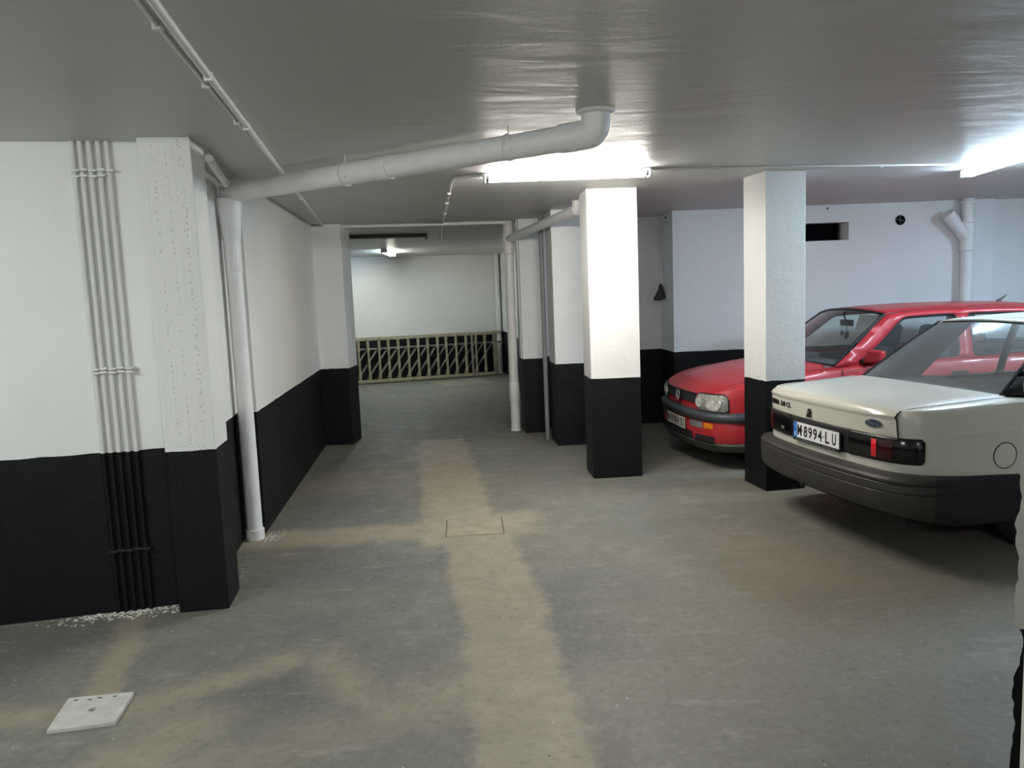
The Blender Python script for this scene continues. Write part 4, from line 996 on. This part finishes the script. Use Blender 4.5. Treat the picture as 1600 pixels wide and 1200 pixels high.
fw = [(1.50, .045), (2.50, .045), (2.56, .88), (2.02, .88)]; rw = [(2.66, .045), (3.30, .045), (3.42, .45), (3.40, .88), (2.69, .88)]
for sg in (-1, 1):
    h1, h2 = rounded(fw, .06), rounded(rw, .05)
    CG.patch(out, [h1, h2], sg).build('window_frame', M['red'], Gr, solid=.014)
    for hh in (h1, h2):
        CG.patch(hh, [], sg, -.004).build('side_window', M['glass'], Gr); CG.ring(hh, sg, .011, .003).build('window_rubber', M['black'], Gr)
    # door mirror: black foot, red shell
    Mi = bpy.data.objects.new('door_mirror', None); COL.objects.link(Mi); Mi.parent = Gr; Mi.empty_display_size = .03
    MB().box(1.50, sg * .73, .935, 1.66, sg * .80, .985).build('mirror_foot', M['black'], Mi, bevel=.018)
    MB().add([(1.50, sg * .79, .95), (1.62, sg * .79, .95), (1.62, sg * .79, 1.07), (1.54, sg * .79, 1.065), (1.56, sg * .955, .96), (1.63, sg * .955, .96), (1.63, sg * .955, 1.065), (1.58, sg * .955, 1.06)],
             [(0, 1, 2, 3), (4, 5, 6, 7), (0, 1, 5, 4), (1, 2, 6, 5), (2, 3, 7, 6), (3, 0, 4, 7)]).build('mirror_shell', M['red'], Mi, bevel=.015)
    for u0 in (1.29, 2.58, 3.42):
        b = G.at(sg * G.t_u(u0)); MB().tube([(u0, sg * (abs(b[1]) + d), z) for d, z in ((.002, max(.24, G.zbot(u0))), (.003, .5), (.002, .70), (-.03, .90))], .003, 6).build('door_seam', M['matteblack'], Gr)
    for u0 in (2.36, 3.22): MB().box(u0, sg * .842, .80, u0 + .16, sg * .864, .84).build('door_handle', M['black'], Gr, bevel=.006)
    G.sweep(sg * G.t_u(1.2), sg * G.t_u(2.95), 30, lambda u, v, t: [(0, .52), (.012, .524), (.012, .566), (0, .57)]).build('side_moulding', M['bumper2'], Gr)
    for uc in (.83, 3.31):
        arc = [(uc + .352 * math.cos(a), .29 + .352 * math.sin(a)) for a in [PI * k / 16 for k in range(17)]]
        MB().grid([[(x, sg * .832, z), (x, sg * .56, z)] for x, z in arc]).build('wheel_housing', M['matteblack'], Gr)
MB().tube([(3.50, 0, 1.43), (3.53, 0, 1.455), (3.60, 0, 1.50)], [.022, .014, .005], 8).build('roof_aerial', M['black'], Gr)
for u in (.83, 3.31):
    for v in (-.72, .72): wheel(G, u, v)
mb = MB(); mb.box(.14, -.60, .20, .50, .60, .26); mb.box(1.17, -.76, .22, 2.97, .76, .27); mb.box(.50, -.55, .20, 1.17, .55, .27); mb.box(2.97, -.55, .22, 3.85, .55, .30); mb.box(.40, -.56, .27, 1.16, .56, .66)
mb.build('underbody', M['matteblack'], Gr, False)
mb = MB(); mb.box(1.18, -.70, .60, 1.62, .70, .925); mb.box(1.2, -.74, .27, 3.8, .74, .30)
for sg in (-1, 1): mb.box(1.3, sg * .72 - .02, .28, 3.7, sg * .72 + .02, .93)
mb.box(1.42, .18, .92, 1.62, .58, .975)
mb.build('dashboard', M['trimgrey'], Gr, False, bevel=.015)
MB().box(1.98, -.50, 1.382, 3.5, .50, 1.392).build('headliner', M['liner'], Gr, False)
MB().box(-.008, -.46, -.15, .008, -.14, .0, Matrix.Translation((1.87, 0, 1.365)) @ Matrix.Rotation(.35, 4, 'Y')).build('sun_visor', M['liner'], Gr, bevel=.005)
for v in (-.34, .34): seat(G, 2.12, v, -1, M['seat'])
S_ = bpy.data.objects.new('rear_bench', None); COL.objects.link(S_); S_.parent = Gr; S_.empty_display_size = .05
MB().box(3.0, -.58, .30, 3.40, .58, .46).build('cushion', M['seat'], S_, bevel=.05); MB().box(3.36, -.58, .40, 3.50, .58, .98).build('backrest', M['seat'], S_, bevel=.05)
RM = bpy.data.objects.new('rear_view_mirror', None); COL.objects.link(RM); RM.parent = Gr; RM.empty_display_size = .03
MB().box(1.80, -.10, 1.25, 1.83, .12, 1.315, Matrix.Rotation(0, 4, 'X')).build('mirror_housing', M['black'], RM, bevel=.01)
MB().rod((1.80, 0, 1.30), (1.77, 0, 1.385), .010).build('mirror_stalk', M['black'], RM)
for v, l in ((.07, .10), (.0, .13), (-.03, .11)):
    MB().rod((1.80, v, 1.25), (1.80, v, 1.25 - l * .5), .003, 6).build('cord', M['black'], RM)
    MB().box(1.79, v - .014, 1.25 - l, 1.81, v + .014, 1.25 - l * .5).build('pendant', M['black'], RM, bevel=.005)
MB().tube([(1.46 + .0, -.34 + .19 * math.cos(2 * PI * k / 24), .90 + .17 * math.sin(2 * PI * k / 24)) for k in range(25)], .014, 8, False).build('steering_wheel', M['black'], Gr, loc=(.26, 0, .02))
